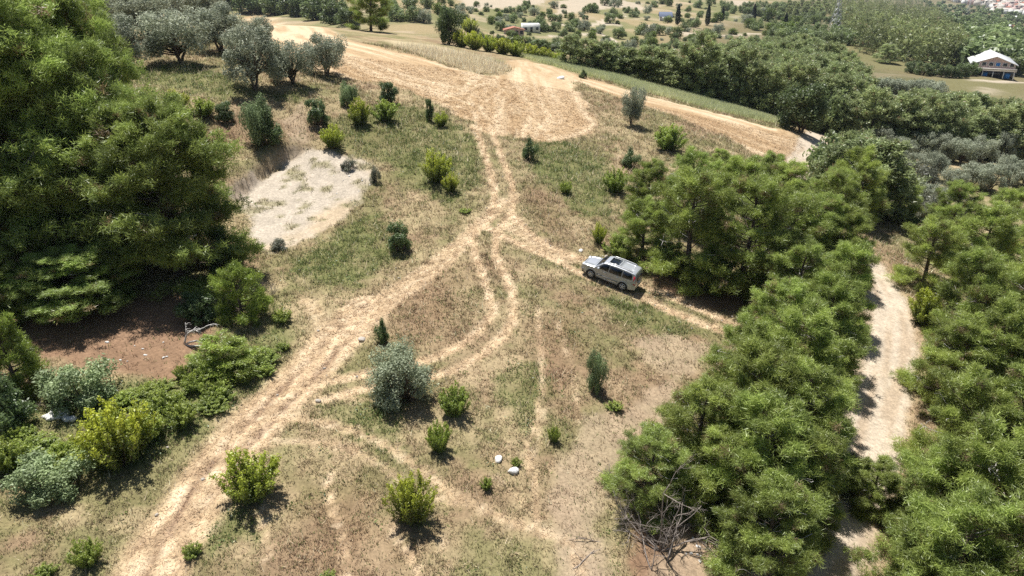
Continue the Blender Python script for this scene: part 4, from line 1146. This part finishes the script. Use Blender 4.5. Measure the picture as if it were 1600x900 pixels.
dead_wood('dead_branch', 1140, 890, [((-.5, .9, .5), 2.4), ((-.9, .3, .4), 2.0), ((.2, .4, .3), 1.4)], 'brushy dead branches piled under the pine edge', M_TWIG, 10, .035, 2, .03)
dead_wood('dead_bush', 936, 606, [((.1, 0, 1), .7), ((-.6, .1, .6), .8), ((.5, .2, .7), .6), ((-.2, -.4, .6), .6)], 'dark twiggy base around the scrawny sapling', M_TWIG, 11, .018, 2)
dead_wood('dead_bush', 425, 462, [((.1, .2, 1), .8), ((-.6, .1, .6), .9), ((.5, .2, .7), .9), ((.2, -.4, .6), .8), ((-.3, .4, .7), .8)], 'grey leafless bush at the head of the straw track', M_TWIG, 13, .02, 2)
dead_wood('dead_bush', 35, 640, [((.1, .2, .8), .8), ((-.6, .1, .4), .9), ((.6, .2, .4), .9), ((.3, -.4, .4), .8)], 'dark dead twigs beside the heap of white rocks', M_TWIG, 14, .025, 2)
dead_wood('dead_bush', 955, 745, [((.1, .2, .7), .8), ((-.6, .1, .5), .9), ((-.2, -.3, .6), .8)], 'purple-brown bare twigs at the pine edge above the leafless tree', M_TWIG, 15, .02, 2)

# ------------------------------------------------------------------ trees of the middle distance and the valley
PICKED = []
def scatter_px(poly, n, gap, h, seed, beyond=0.0):
    """n directions inside a photo outline, kept apart; each stands where that direction meets the ground at crown-top height h"""
    g = np.random.default_rng(seed); P = np.array(poly, float); lo = P.min(0); hi = P.max(0); out = []; px = []
    for _ in range(n * 60):
        q = lo + (hi - lo) * g.random(2)
        if poly_mask(q[:1], q[1:], P, .01)[0] < .5: continue
        if any(abs(q[0] - a) < gap and abs(q[1] - b) < gap * .45 for a, b in px): continue
        px.append(q); hh = g.uniform(*h); x, y = hit(q[0], q[1], hh * .9, beyond)
        if any(math.hypot(x - a, y - b) < hh * .30 for a, b, c in out): continue
        out.append((x, y, hh))
        if len(out) >= n: break
    return out

def wood(poly, n, gap, h, kinds, seed, wr=.9, beyond=0.0):
    for i, (x, y, hh) in enumerate(scatter_px(poly, n, gap, h, seed, beyond)):
        ks = [k for k in kinds]; k, name, label, cat, group = random.choices(ks, [q[5] for q in ks])[0][:5]
        plant(k, name, label, cat, x, y, h=hh, w=hh * wr * random.uniform(.85, 1.2), group=group, sink=.15)

PV = ('far_pine', 'pine_tree', 'pine in the dark valley wood beyond the green cereal strip', 'pine', 'pines of the valley wood', 6)
BV = ('far_broad', 'broadleaf_tree', 'green broad-leaved tree in the valley wood beyond the cereal strip', 'tree', 'broad-leaved trees of the valley wood', 2)
LV = ('far_lime', 'broadleaf_tree', 'bright green broad-leaved tree edging the cereal strip', 'tree', 'bright trees by the cereal strip', 1)
wood([(1075, 95), (1100, 78), (1180, 62), (1240, 55), (1300, 68), (1352, 112), (1345, 135), (1300, 140), (1225, 165), (1100, 140), (1050, 120)], 120, 9, (8, 11), [PV], 201, .8, 130)
wood([(880, 78), (960, 88), (1060, 92), (1080, 130), (1215, 165), (1225, 178), (1100, 150), (1000, 122), (900, 97)], 90, 8, (4, 6.5), [PV, BV, BV, LV], 202, 1.1, 130)
PB = ('far_pine', 'pine_tree', 'pine in the belt between the big dark oak and the right olive rows', 'pine', 'pines of the belt before the olives', 5)
BB = ('far_broad', 'broadleaf_tree', 'leafy green tree in the pine belt beside the big dark oak', 'tree', 'leafy trees of the pine belt', 1)
wood([(1290, 150), (1400, 150), (1500, 150), (1620, 165), (1620, 215), (1500, 212), (1380, 205), (1290, 205)], 75, 14, (7, 10), [PB, PB, BB], 203, .85, 128)
wood([(1290, 205), (1340, 210), (1370, 240), (1385, 300), (1340, 290), (1300, 260)], 12, 22, (6, 9), [PB, BB], 204, .9, 75)
OR = ('far_olive', 'olive_tree', 'olive tree in the orchard rows below the dirt lane', 'olive tree', 'olives of the lower orchard', 1)
for i, (u, v) in enumerate([(1375, 235), (1412, 250), (1440, 245), (1470, 250), (1500, 255), (1530, 255), (1560, 252), (1590, 250), (1425, 275), (1455, 280), (1490, 300), (1520, 290), (1545, 300), (1575, 285), (1600, 295), (1390, 262),
                            (1620, 270), (1400, 222), (1450, 225), (1500, 230), (1550, 232), (1600, 232), (1480, 325), (1440, 318)]):
    plant_px('olive', 'olive_tree', OR[2], OR[3], u, v, random.uniform(38, 48), random.uniform(36, 44), group=OR[4], var=i)
for i, (u, v, k) in enumerate([(1405, 300, 'dark'), (1430, 330, 'greybush'), (1395, 330, 'green'), (1450, 345, 'greybush'), (1470, 350, 'green'), (1420, 355, 'dark'), (1500, 345, 'greybush'), (1385, 295, 'green'), (1440, 300, 'greybush')]):
    plant_px(k, {'dark': 'dark_bush', 'green': 'green_bush', 'greybush': 'grey_bush'}[k], {'dark': 'dark scrub bush', 'green': 'green scrub bush', 'greybush': 'grey scrub bush'}[k] + ' on the rough ground between pines and olive orchard', 'bush', u, v, random.uniform(36, 54), random.uniform(28, 42), group='scrub before the olive orchard')
OM = ('far_olive', 'olive_tree', 'small grey olive in the plantation before the white-roofed hall', 'olive tree', 'olives before the hall', 1)
wood([(1378, 118), (1470, 118), (1478, 138), (1400, 146), (1360, 132)], 26, 9, (4, 5), [OM], 205, 1.2, 200)
HB = ('far_broad', 'broadleaf_tree', 'dark round tree in the hedge between the pale meadow and the olives', 'tree', 'hedge before the hall', 1)
for (u, v) in [(1425, 108), (1440, 112), (1455, 112), (1470, 115), (1485, 116), (1500, 118), (1515, 116), (1525, 108)]:
    plant_px('thicket', HB[1], HB[2], HB[3], u, v + 4, 24, 20, group=HB[4])
for (u, v) in [(1345, 62), (1360, 66), (1376, 70), (1392, 73), (1408, 76), (1422, 79), (1436, 82), (1450, 84), (1464, 86), (1478, 89), (1492, 91), (1330, 58)]:
    plant_px('thicket', 'broadleaf_tree', 'dark round tree in the long hedge on top of the pale meadow', 'tree', u, v, random.uniform(17, 23), random.uniform(14, 18), group='long hedge above the meadow')
plant_px('far_pine', 'pine_tree', 'lone dark spreading pine on the pale meadow below the hedge', 'pine', 1385, 96, 32, 24)
plant_px('far_broad', 'broadleaf_tree', 'round dark tree close against the side of the white-roofed hall', 'tree', 1522, 103, 34, 30)
plant_px('far_lime', 'broadleaf_tree', 'bright green tree behind the white-roofed hall', 'tree', 1577, 88, 24, 18)
plant_px('far_broad', 'broadleaf_tree', 'green tree touching the right eave of the white-roofed hall', 'tree', 1582, 114, 32, 28)
plant_px('far_olive', 'olive_tree', 'pale grey tree between sheds behind the white-roofed hall', 'tree', 1560, 88, 20, 22)
plant_px('far_pine', 'pine_tree', 'dark pine between sheds behind the white-roofed hall', 'pine', 1544, 84, 22, 24)
OS = ('far_olive', 'olive_tree', 'grey olive on the slope between hedge and far pine wood', 'olive tree', 'olives above the hedge', 1)
wood([(1325, 40), (1380, 48), (1440, 60), (1480, 72), (1480, 82), (1400, 68), (1330, 52)], 34, 7, (4.5, 6), [OS], 206, 1.2, 200)
VB = ('far_broad', 'broadleaf_tree', 'green tree on the slope around the foot of the pylon', 'tree', 'trees around the pylon', 3)
VL = ('far_lime', 'broadleaf_tree', 'bright green tree on the slope around the pylon', 'tree', 'bright trees around the pylon', 1)
wood([(1195, 28), (1225, 18), (1290, 12), (1330, 30), (1340, 52), (1290, 50), (1260, 52), (1200, 45)], 44, 8, (6, 9), [VB, VB, VL], 207, 1.1, 200)
wood([(1225, 0), (1300, -4), (1330, 20), (1290, 14), (1235, 16)], 26, 8, (7, 10), [('far_pine', 'pine_tree', 'dark pine on the far slope behind the pylon', 'pine', 'pines behind the pylon', 1)], 208, .9, 200)
# hedge and trees along the top of the field
for i, (u, v, w, h, k) in enumerate([(395, 20, 44, 34, 'oak'), (430, 22, 40, 34, 'oak'), (462, 26, 40, 36, 'oak'), (495, 30, 44, 38, 'oak'), (525, 36, 42, 40, 'oak'), (360, 16, 44, 34, 'oak'), (328, 14, 44, 34, 'oak'), (415, 18, 44, 34, 'oak'), (447, 20, 40, 34, 'oak'), (478, 24, 40, 36, 'oak'), (510, 28, 44, 38, 'oak'), (545, 40, 36, 30, 'oak')]):
    plant_px('thicket', 'thicket_tree', 'dark leafy tree in the dense row along the top of the field', 'tree', u, v, w * 1.25, h, group='tree row above the field')
for i, (u, v, w, h, k) in enumerate([(620, 32, 32, 26, 'far_broad'), (648, 32, 30, 24, 'far_broad'), (662, 34, 26, 22, 'far_olive'), (610, 20, 30, 24, 'far_broad'), (640, 18, 30, 24, 'far_broad'), (668, 14, 28, 22, 'far_broad'), (685, 26, 20, 18, 'far_lime')]):
    plant_px(k, 'broadleaf_tree', 'scattered bushy tree in the rough between lone pine and upright dark tree', 'tree', u, v, w, h, group='bushy trees above the tall dry grass')
for i, (u, v, w, h) in enumerate([(722, 74, 34, 30), (742, 78, 34, 32), (764, 81, 34, 28), (786, 85, 36, 28), (806, 88, 34, 26), (828, 90, 34, 24), (850, 93, 32, 22), (872, 97, 30, 20), (735, 56, 30, 26)]):
    plant_px('yellow', 'yellow_bush', 'yellow-green bush in the hedge between field and valley', 'bush', u, v, w, h, group='yellow-green hedge by the field')
# open valley: single trees
VALLEY = [(760, 18), (735, 22), (768, 42), (782, 50), (800, 22), (815, 24), (835, 24), (847, 27), (803, 34), (846, 52), (856, 52), (866, 12), (923, 18), (914, 20), (930, 18), (945, 8), (960, 12), (967, 8), (959, 24), (980, 20), (990, 26),
          (1012, 22), (893, 30), (899, 40), (872, 34), (862, 32), (937, 56), (903, 62), (896, 70), (886, 74), (930, 76), (943, 75), (951, 85), (953, 36), (966, 59), (1001, 54), (1012, 56), (990, 70), (1005, 72), (1012, 66), (976, 76), (986, 78), (1020, 74),
          (1040, 82), (1080, 69), (1031, 54), (1044, 53), (1056, 58), (1070, 46), (1085, 44), (1043, 36), (1118, 54), (1120, 36), (1130, 30), (1146, 18), (1166, 20), (1190, 24), (1200, 34), (1093, 28), (1075, 18), (1090, 12), (1060, 14), (1045, 10), (1110, 10),
          (1022, 12), (1035, 6), (1165, 36), (1172, 46), (1180, 48), (890, 52), (880, 60), (913, 52), (925, 66), (870, 70), (905, 82), (1060, 72), (1095, 70), (1098, 62), (745, 12), (705, 10), (690, 8), (720, 22), (780, 30), (822, 12), (845, 40), (868, 52)]
for i, (u, v) in enumerate(VALLEY):
    k = ['far_broad', 'far_broad', 'far_olive', 'far_broad', 'far_lime'][(i * 7) % 5]
    s = random.uniform(12, 21) * (1 if v > 30 else .8)
    plant_px(k, 'broadleaf_tree', {'far_broad': 'dark green tree standing apart on the tan valley slope', 'far_olive': 'grey-green tree standing apart on the tan valley slope', 'far_lime': 'bright green tree standing apart on the tan valley slope'}[k],
             'tree', u, v, s * 1.1, s * .95, group='single trees on the valley slope')
for (u, v, h) in [(1058, 41, 28), (1105, 39, 28), (1176, 37, 27), (1225, 50, 24), (1128, 34, 20)]:
    plant_px('cypress', 'cypress_tree', 'slim dark cypress in the valley near the house with grey-blue roof', 'cypress', u, v, h * .24, h, group='cypresses in the valley')
wood([(1120, 0), (1230, 0), (1225, 20), (1190, 12), (1120, 6)], 22, 8, (7, 9), [('far_broad', 'broadleaf_tree', 'green tree in the copse above the cypresses', 'tree', 'copse above the cypresses', 1)], 209, 1.1, 200)

# a far wood that reads as one mass
def far_wood(name, label, polys, seed, n, gap, h, pro='far_pine', wr=.75):
    g = np.random.default_rng(seed); mb = MB()
    parts, PH, PW = PROTO[pro][0]; me = parts[1][1]
    v = np.empty(len(me.vertices) * 3, np.float32); me.vertices.foreach_get('co', v); v = v.reshape(-1, 3)
    c = np.empty(len(v) * 4, np.float32); me.color_attributes['Col'].data.foreach_get('color', c); c = c.reshape(-1, 4)[:, :3]
    v = v.reshape(-1, 3 if 'pine' in pro else 4, 3); c = c.reshape(v.shape)
    per = v.shape[1]
    for poly in polys:
        for (x, y, hh) in scatter_px(poly, n, gap, h, seed, 300):
            k = g.choice(len(v), min(len(v), 420), replace=False)
            q = v[k] * np.array([hh * wr / 6.8, hh * wr / 6.8, hh / PH]); cen = q.mean(1, keepdims=True); q = cen + (q - cen) * 2.6
            a = g.uniform(0, 6.28); R = np.array([[math.cos(a), -math.sin(a), 0], [math.sin(a), math.cos(a), 0], [0, 0, 1]])
            q = q @ R.T + np.array([x, y, float(zat(x, y)[0])]); i = np.arange(len(k))[:, None] * per
            f = i + np.array([0, 1, 2]) if per == 3 else np.concatenate([i + np.array([0, 1, 2]), i + np.array([0, 2, 3])])
            mb.add(q.reshape(-1, 3), f, c[k].reshape(-1, 3) * g.uniform(.75, 1.25))
    o = obj(name, mb.mesh(name, M_NEEDLE)); tag(o, label, 'wood', None, 'stuff')
far_wood('far_pine_wood', 'dark pine wood covering the far slope behind the pylon', [[(1290, -6), (1440, -8), (1480, 25), (1505, 50), (1510, 68), (1440, 58), (1380, 45), (1330, 30)]], 301, 330, 5, (9, 13))
far_wood('distant_wood', 'hazy wood on the plain below the far town', [[(1440, -4), (1600, 16), (1600, 62), (1510, 58), (1490, 30)], [(1500, 64), (1600, 60), (1600, 85), (1540, 80)]], 302, 150, 6, (7, 11), 'far_broad', 1.4)

# ------------------------------------------------------------------ buildings
M_WHITE = mat_plain('white_render', (.76, .75, .72), .9, noise=.08, scale=.8)
M_ROOFW = mat_plain('white_sheet_roof', (.80, .80, .80), .5, noise=.05, scale=.5)
M_PINK = mat_plain('pink_brick', (.62, .45, .41), .9, noise=.15, scale=3)
M_TILE = mat_plain('red_tiles', (.42, .17, .11), .9, noise=.2, scale=2)
M_SLATE = mat_plain('slate_blue_roof', (.13, .16, .24), .7, noise=.15, scale=2)
M_GREENR = mat_plain('green_roof', (.20, .28, .25), .7, noise=.15, scale=2)
M_PANE = mat_plain('window_pane', (.03, .035, .045), .1, spec=.7)
M_BLUE = mat_plain('blue_plastic', (.03, .22, .62), .5, noise=.1)
M_STEEL = mat_plain('galvanised_steel', (.62, .63, .65), .5, metal=.3, noise=.1)
M_CREAM = mat_plain('cream_render', (.66, .60, .52), .9, noise=.1, scale=.8)

def house(name, u, v, W, D, H, label, wall, roofm, rise=0.0, yaw=0.0, wins=3, doors=True, cat='house', group=None):
    """gabled (rise > 0) or flat-roofed house; ridge runs along its depth"""
    x, y = hit(u, v); r = bpy.data.objects.new(name, None); COL.objects.link(r)
    r.location = (x, y + D * .25, float(zat(x, y)[0]) - .3); r.rotation_euler = (0, 0, yaw); tag(r, label, cat, group)
    mb = MB(); w = W / 2; d = D / 2
    if rise > 0:
        for s in (-1, 1):
            yv = s * d
            mb.add([(-w, yv, 0), (w, yv, 0), (w, yv, H), (0, yv, H + rise), (-w, yv, H), (-w, yv - s * .25, 0), (w, yv - s * .25, 0), (w, yv - s * .25, H), (0, yv - s * .25, H + rise), (-w, yv - s * .25, H)],
                   [(0, 1, 2), (0, 2, 3), (0, 3, 4), (5, 6, 7), (5, 7, 8), (5, 8, 9)])
        for s in (-1, 1): box(mb, (s * w - .12, -d + .26, 0), (s * w + .12, d - .26, H))
        obj('wall', mb.mesh('wall', wall), r)
        for s in (-1, 1):
            e = .6; mb = MB(); sl = rise / w
            mb.add([(0, -d - e, H + rise + .04), (0, d + e, H + rise + .04), (s * (w + e), d + e, H - e * sl + .04), (s * (w + e), -d - e, H - e * sl + .04),
                    (0, -d - e, H + rise + .2), (0, d + e, H + rise + .2), (s * (w + e), d + e, H - e * sl + .2), (s * (w + e), -d - e, H - e * sl + .2)],
                   [(0, 1, 2), (0, 2, 3), (4, 5, 6), (4, 6, 7), (0, 3, 7), (0, 7, 4), (1, 2, 6), (1, 6, 5), (2, 3, 7), (2, 7, 6)])
            obj('roof', mb.mesh('roof', roofm), r)
    else:
        for s in (-1, 1): box(mb, (-w, s * d - .12, 0), (w, s * d + .12, H + .4)); box(mb, (s * (w - .12) - .12, -d + .13, 0), (s * (w - .12) + .12, d - .13, H + .39))
        obj('wall', mb.mesh('wall', wall), r); mb = MB(); box(mb, (-w + .25, -d + .13, H - .1), (w - .25, d - .13, H + .1)); obj('roof', mb.mesh('roof', roofm), r)
    for k in range(wins):
        cx = -w + W * (k + .5) / wins; mb = MB()
        if doors and k == wins // 2: box(mb, (cx - .55, -d - .17, .3), (cx + .55, -d + .05, 2.5)); obj('door', mb.mesh('door', M_PANE), r)
        else:
            box(mb, (cx - .6, -d - .16, 1.2), (cx + .6, -d + .05, 2.4)); f = obj('window', mb.mesh('window', M_PANE), r)
            mb = MB(); box(mb, (cx - .7, -d - .22, 1.08), (cx + .7, -d - .02, 1.19)); obj('sill', mb.mesh('sill', M_WHITE), f)
    return r
house('flat_roofed_house', 829, 53, 8, 7, 3.4, 'small white flat-roofed house on the tan valley slope', M_WHITE, M_WHITE, 0, .1, 3)
house('farm_shed', 803, 58, 7.5, 5, 2.8, 'low pink-walled shed beside the white flat-roofed house', M_PINK, M_TILE, .9, .1, 4)
house('cottage', 1040, 31, 9, 7, 2.8, 'white cottage with slate-blue roof beside slim cypresses', M_WHITE, M_SLATE, 2.2, 1.45, 3)
house('shed', 1525, 82, 9, 14, 3.0, 'white-roofed shed behind the big hall', M_CREAM, M_ROOFW, 1.0, -.5, 3, cat='shed', group='sheds behind the hall')
house('pavilion', 1507, 85, 9, 9, 3.0, 'pavilion with dull green pitched roof between trees and hall', M_CREAM, M_GREENR, 3.2, .4, 3, cat='pavilion')
house('shed', 1483, 73, 8, 10, 2.8, 'small white-roofed shed at the edge of the far pine wood', M_CREAM, M_ROOFW, 1.0, .4, 3, cat='shed')
house('shed', 1605, 108, 12, 22, 3.6, 'long white-roofed shed beside the trees right of the hall', M_CREAM, M_ROOFW, 1.4, .3, 4, cat='shed')
house('shed', 1590, 92, 8, 12, 3.0, 'white-roofed shed half hidden behind the bright green tree', M_CREAM, M_ROOFW, 1.0, .9, 3, cat='shed')
house('farmhouse', 1588, 48, 14, 12, 4, 'red-tiled farmhouse among trees on the plain', M_CREAM, M_TILE, 2.0, .4, 4)
for (u, v) in [(1553, 42), (1570, 46), (1530, 38), (1590, 30)]:
    house('shed', u, v, 20, 14, 4, 'pale shed among the woods on the plain below the town', M_CREAM, M_ROOFW, 1.2, random.uniform(0, 1.5), 3, cat='shed', group='sheds on the plain')

def hall():
    x, y = hit(1553, 124); W, D, H = 13.5, 30.0, 4.9
    r = bpy.data.objects.new('event_hall', None); COL.objects.link(r); r.location = (x, y + 2, float(zat(x, y)[0]) - .2); r.rotation_euler = (0, 0, -.48)
    tag(r, 'large hall with white gabled roof, pink brick gable and balcony front', 'hall')
    w = W / 2
    mb = MB()
    for s in (-1, 1): box(mb, (s * w - .15, .3, 0), (s * w + .15, D, H))
    box(mb, (-w, D - .3, 0), (w, D, H + .02)); obj('wall', mb.mesh('wall', M_WHITE), r)
    mb = MB(); mb.add([(-w, 0, 3.0), (w, 0, 3.0), (w, 0, H), (0, 0, H + 2.6), (-w, 0, H), (-w, .3, 3.0), (w, .3, 3.0), (w, .3, H), (0, .3, H + 2.6), (-w, .3, H)], [(0, 1, 2), (0, 2, 3), (0, 3, 4), (5, 6, 7), (5, 7, 8), (5, 8, 9), (0, 1, 6), (0, 6, 5)])
    obj('gable_wall', mb.mesh('gable_wall', M_PINK), r)
    for k in range(6):
        cx = -w + W * (k + .5) / 6; mb = MB(); box(mb, (cx - .85, -.08, 4.1), (cx + .85, .1, 5.6)); f = obj('window', mb.mesh('window', M_WHITE), r)
        mb = MB(); box(mb, (cx - .62, -.13, 4.3), (cx + .62, -.07, 5.4)); obj('pane', mb.mesh('pane', M_PANE if k != 3 else M_BLUE), f)
    mb = MB(); box(mb, (-w - .5, -2.6, 2.7), (w + .5, -.05, 3.0)); box(mb, (-w - .5, -2.6, 3.01), (w + .5, -2.5, 3.75)); obj('balcony', mb.mesh('balcony', M_CREAM), r)
    for k in range(5):
        cx = -w + W * k / 4; mb = MB(); box(mb, (cx - .15, -2.5, -.3), (cx + .15, -2.2, 2.69)); obj('post', mb.mesh('post', M_WHITE), r)
    mb = MB(); box(mb, (-w, .1, 0), (w, .3, 2.95)); obj('ground_floor', mb.mesh('ground_floor', M_PANE), r)
    for k, c in enumerate((-3.2, -1.2, 2.4)):
        mb = MB(); box(mb, (c * 2 - .9, -1.0, 0), (c * 2 + .9, -.85, 1.9)); obj('panel', mb.mesh('panel', (M_WHITE, M_BLUE, M_BLUE)[k]), r)
    for s in (-1, 1):
        mb = MB(); e = .9; sl = 2.6 / w
        mb.add([(0, -.9, H + 2.68), (0, D + .5, H + 2.68), (s * (w + e), D + .5, H - e * sl + .08), (s * (w + e), -.9, H - e * sl + .08), (0, -.9, H + 2.9), (0, D + .5, H + 2.9), (s * (w + e), D + .5, H - e * sl + .3), (s * (w + e), -.9, H - e * sl + .3)],
               [(0, 1, 2), (0, 2, 3), (4, 5, 6), (4, 6, 7), (0, 3, 7), (0, 7, 4), (1, 2, 6), (1, 6, 5), (2, 3, 7), (2, 7, 6)])
        obj('roof', mb.mesh('roof', M_ROOFW), r)
hall()

def water_tank():
    x, y = hit(1260, 58); r = bpy.data.objects.new('water_tank', None); COL.objects.link(r); r.location = (x, y, float(zat(x, y)[0])); tag(r, 'bright blue tank on a stand at the top of the valley pines', 'tank')
    mb = MB()
    for a in (-1, 1):
        for b in (-1, 1): tube(mb, [(a * .9, b * .9, -.2), (a * .9, b * .9, 2.0)], .1, 5)
    obj('stand', mb.mesh('stand', M_STEEL), r); mb = MB(); tube(mb, [(0, 0, 2.0), (0, 0, 2.2), (0, 0, 4.3), (0, 0, 4.7), (0, 0, 4.9)], [1.3, 1.5, 1.5, 1.0, .35], 14); obj('barrel', mb.mesh('barrel', M_BLUE, True), r)
water_tank()

# scrub on the valley slope
for poly, n, sd in (([(690, 2), (860, -2), (870, 50), (900, 78), (860, 84), (780, 68), (720, 45)], 70, 401), ([(870, 0), (1080, -2), (1230, 10), (1220, 50), (1100, 72), (1060, 85), (960, 82), (890, 70)], 110, 402)):
    for i, (x, y, hh) in enumerate(scatter_px(poly, n, 4, (1.6, 3.6), sd, 200)):
        k = ['green_bush', 'dark_bush', 'grey_bush'][i % 3]
        plant({'green_bush': 'far_lime', 'dark_bush': 'thicket', 'grey_bush': 'far_olive'}[k], k, {'green_bush': 'small bright scrub bush on the tan valley slope', 'dark_bush': 'small dark scrub bush on the tan valley slope', 'grey_bush': 'small grey scrub bush on the tan valley slope'}[k],
              'bush', x, y, h=hh, w=hh * random.uniform(1.2, 1.9), group='scrub on the valley slope', sink=.2)

def pylon(u, v, H, label):
    x, y = hit(u, v); r = bpy.data.objects.new('pylon', None); COL.objects.link(r); r.location = (x, y, float(zat(x, y)[0]) - .3); r.rotation_euler = (0, 0, .5); tag(r, label, 'pylon', 'power pylons')
    def wd(z): return np.interp(z / H, [0, .55, 1], [2.9, .9, .35])
    for a in (-1, 1):
        for b in (-1, 1):
            zs = np.linspace(0, H, 8); mb = MB(); tube(mb, np.stack([a * wd(zs), b * wd(zs), zs], 1), .16, 4); obj('leg', mb.mesh('leg', M_STEEL), r)
    mb = MB(); zs = np.linspace(0, H, 12)
    for z0, z1 in zip(zs[:-1], zs[1:]):
        for (a, b, c, d) in ((-1, -1, 1, -1), (1, -1, 1, 1), (1, 1, -1, 1), (-1, 1, -1, -1)):
            tube(mb, [(a * wd(z0), b * wd(z0), z0), (c * wd(z1), d * wd(z1), z1)], .08, 3); tube(mb, [(c * wd(z0), d * wd(z0), z0), (a * wd(z1), b * wd(z1), z1)], .08, 3)
    obj('bracing', mb.mesh('bracing', M_STEEL), r)
    for z, l in ((.66, 5.5), (.8, 6.5), (.93, 4.5)):
        mb = MB()
        for s in (-1, 1): tube(mb, [(0, 0, z * H + .9), (s * l, 0, z * H)], .11, 4); tube(mb, [(0, 0, z * H - .2), (s * l, 0, z * H)], .11, 4); tube(mb, [(s * l, 0, z * H), (s * l, 0, z * H - 1.8)], .1, 4)
        obj('cross_arm', mb.mesh('cross_arm', M_STEEL), r)
pylon(1303, 50, 34, 'pale steel lattice pylon rising from the trees above the hedge')
pylon(1511, 24, 34, 'distant steel pylon on the plain before the far town')
pylon(1540, 18, 34, 'distant steel pylon close to the far town')

# the far town: every block a thing
def town():
    g = np.random.default_rng(77); protos = []
    for k in range(6):
        w = g.uniform(9, 16); d = g.uniform(9, 15); h = g.uniform(7, 17); wall = [M_WHITE, M_CREAM, M_WHITE, M_CREAM, M_PINK, M_WHITE][k]
        mb = MB(); box(mb, (-w / 2, -d / 2, -2), (w / 2, d / 2, h))
        for q in range(int(h // 3)):
            for c in range(3): cx = -w / 2 + w * (c + .5) / 3; box(mb, (cx - .8, -d / 2 - .1, q * 3 + 1), (cx + .8, -d / 2 + .05, q * 3 + 2.3), slot=1)
        e = .7; z = h + .01; rz = 2.6 if k % 2 else .7
        mb.add([(-w / 2 - e, -d / 2 - e, z), (w / 2 + e, -d / 2 - e, z), (w / 2 + e, d / 2 + e, z), (-w / 2 - e, d / 2 + e, z), (-w * .2, 0, z + rz), (w * .2, 0, z + rz)], [(0, 1, 5), (0, 5, 4), (2, 3, 4), (2, 4, 5), (1, 2, 5), (3, 0, 4), (0, 2, 1), (0, 3, 2)], slot=2)
        protos.append(mb.mesh('town_block', [wall, M_PANE, M_TILE if k == 1 else M_CREAM]))
    poly = [(1470, -3), (1500, 2), (1540, 8), (1565, 16), (1605, 22), (1610, -3)]
    for i, (x, y, h) in enumerate(scatter_px(poly, 150, 2.6, (4, 8), 78, 1000)):
        o = obj('town_house', protos[i % 6], None, (x, y, float(zat(x, y)[0])), (0, 0, g.uniform(0, 3.1)))
        tag(o, 'tiny pale block of the far town on the plain', 'building', 'blocks of the far town')
town()

# ------------------------------------------------------------------ the air over the valley
def haze():
    m = bpy.data.materials.new('haze'); t = nt(m)
    pv = add(t, 'ShaderNodeVolumePrincipled'); pv.inputs['Color'].default_value = (.80, .88, 1.0, 1); pv.inputs['Density'].default_value = 0.00007; pv.inputs['Anisotropy'].default_value = .2
    o = add(t, 'ShaderNodeOutputMaterial'); t.links.new(pv.outputs[0], o.inputs['Volume'])
    mb = MB(); box(mb, (GX[0] - 20, GY[0] - 20, float(ZG.min()) - 1.5), (GX[-1] + 20, GY[-1] + 20, max(float(ZG.max()), 24.0) + 12))
    o = obj('haze', mb.mesh('haze', m)); o['kind'] = 'stuff'; tag(o, 'thin pale haze over the far valley and town', 'haze')
haze()
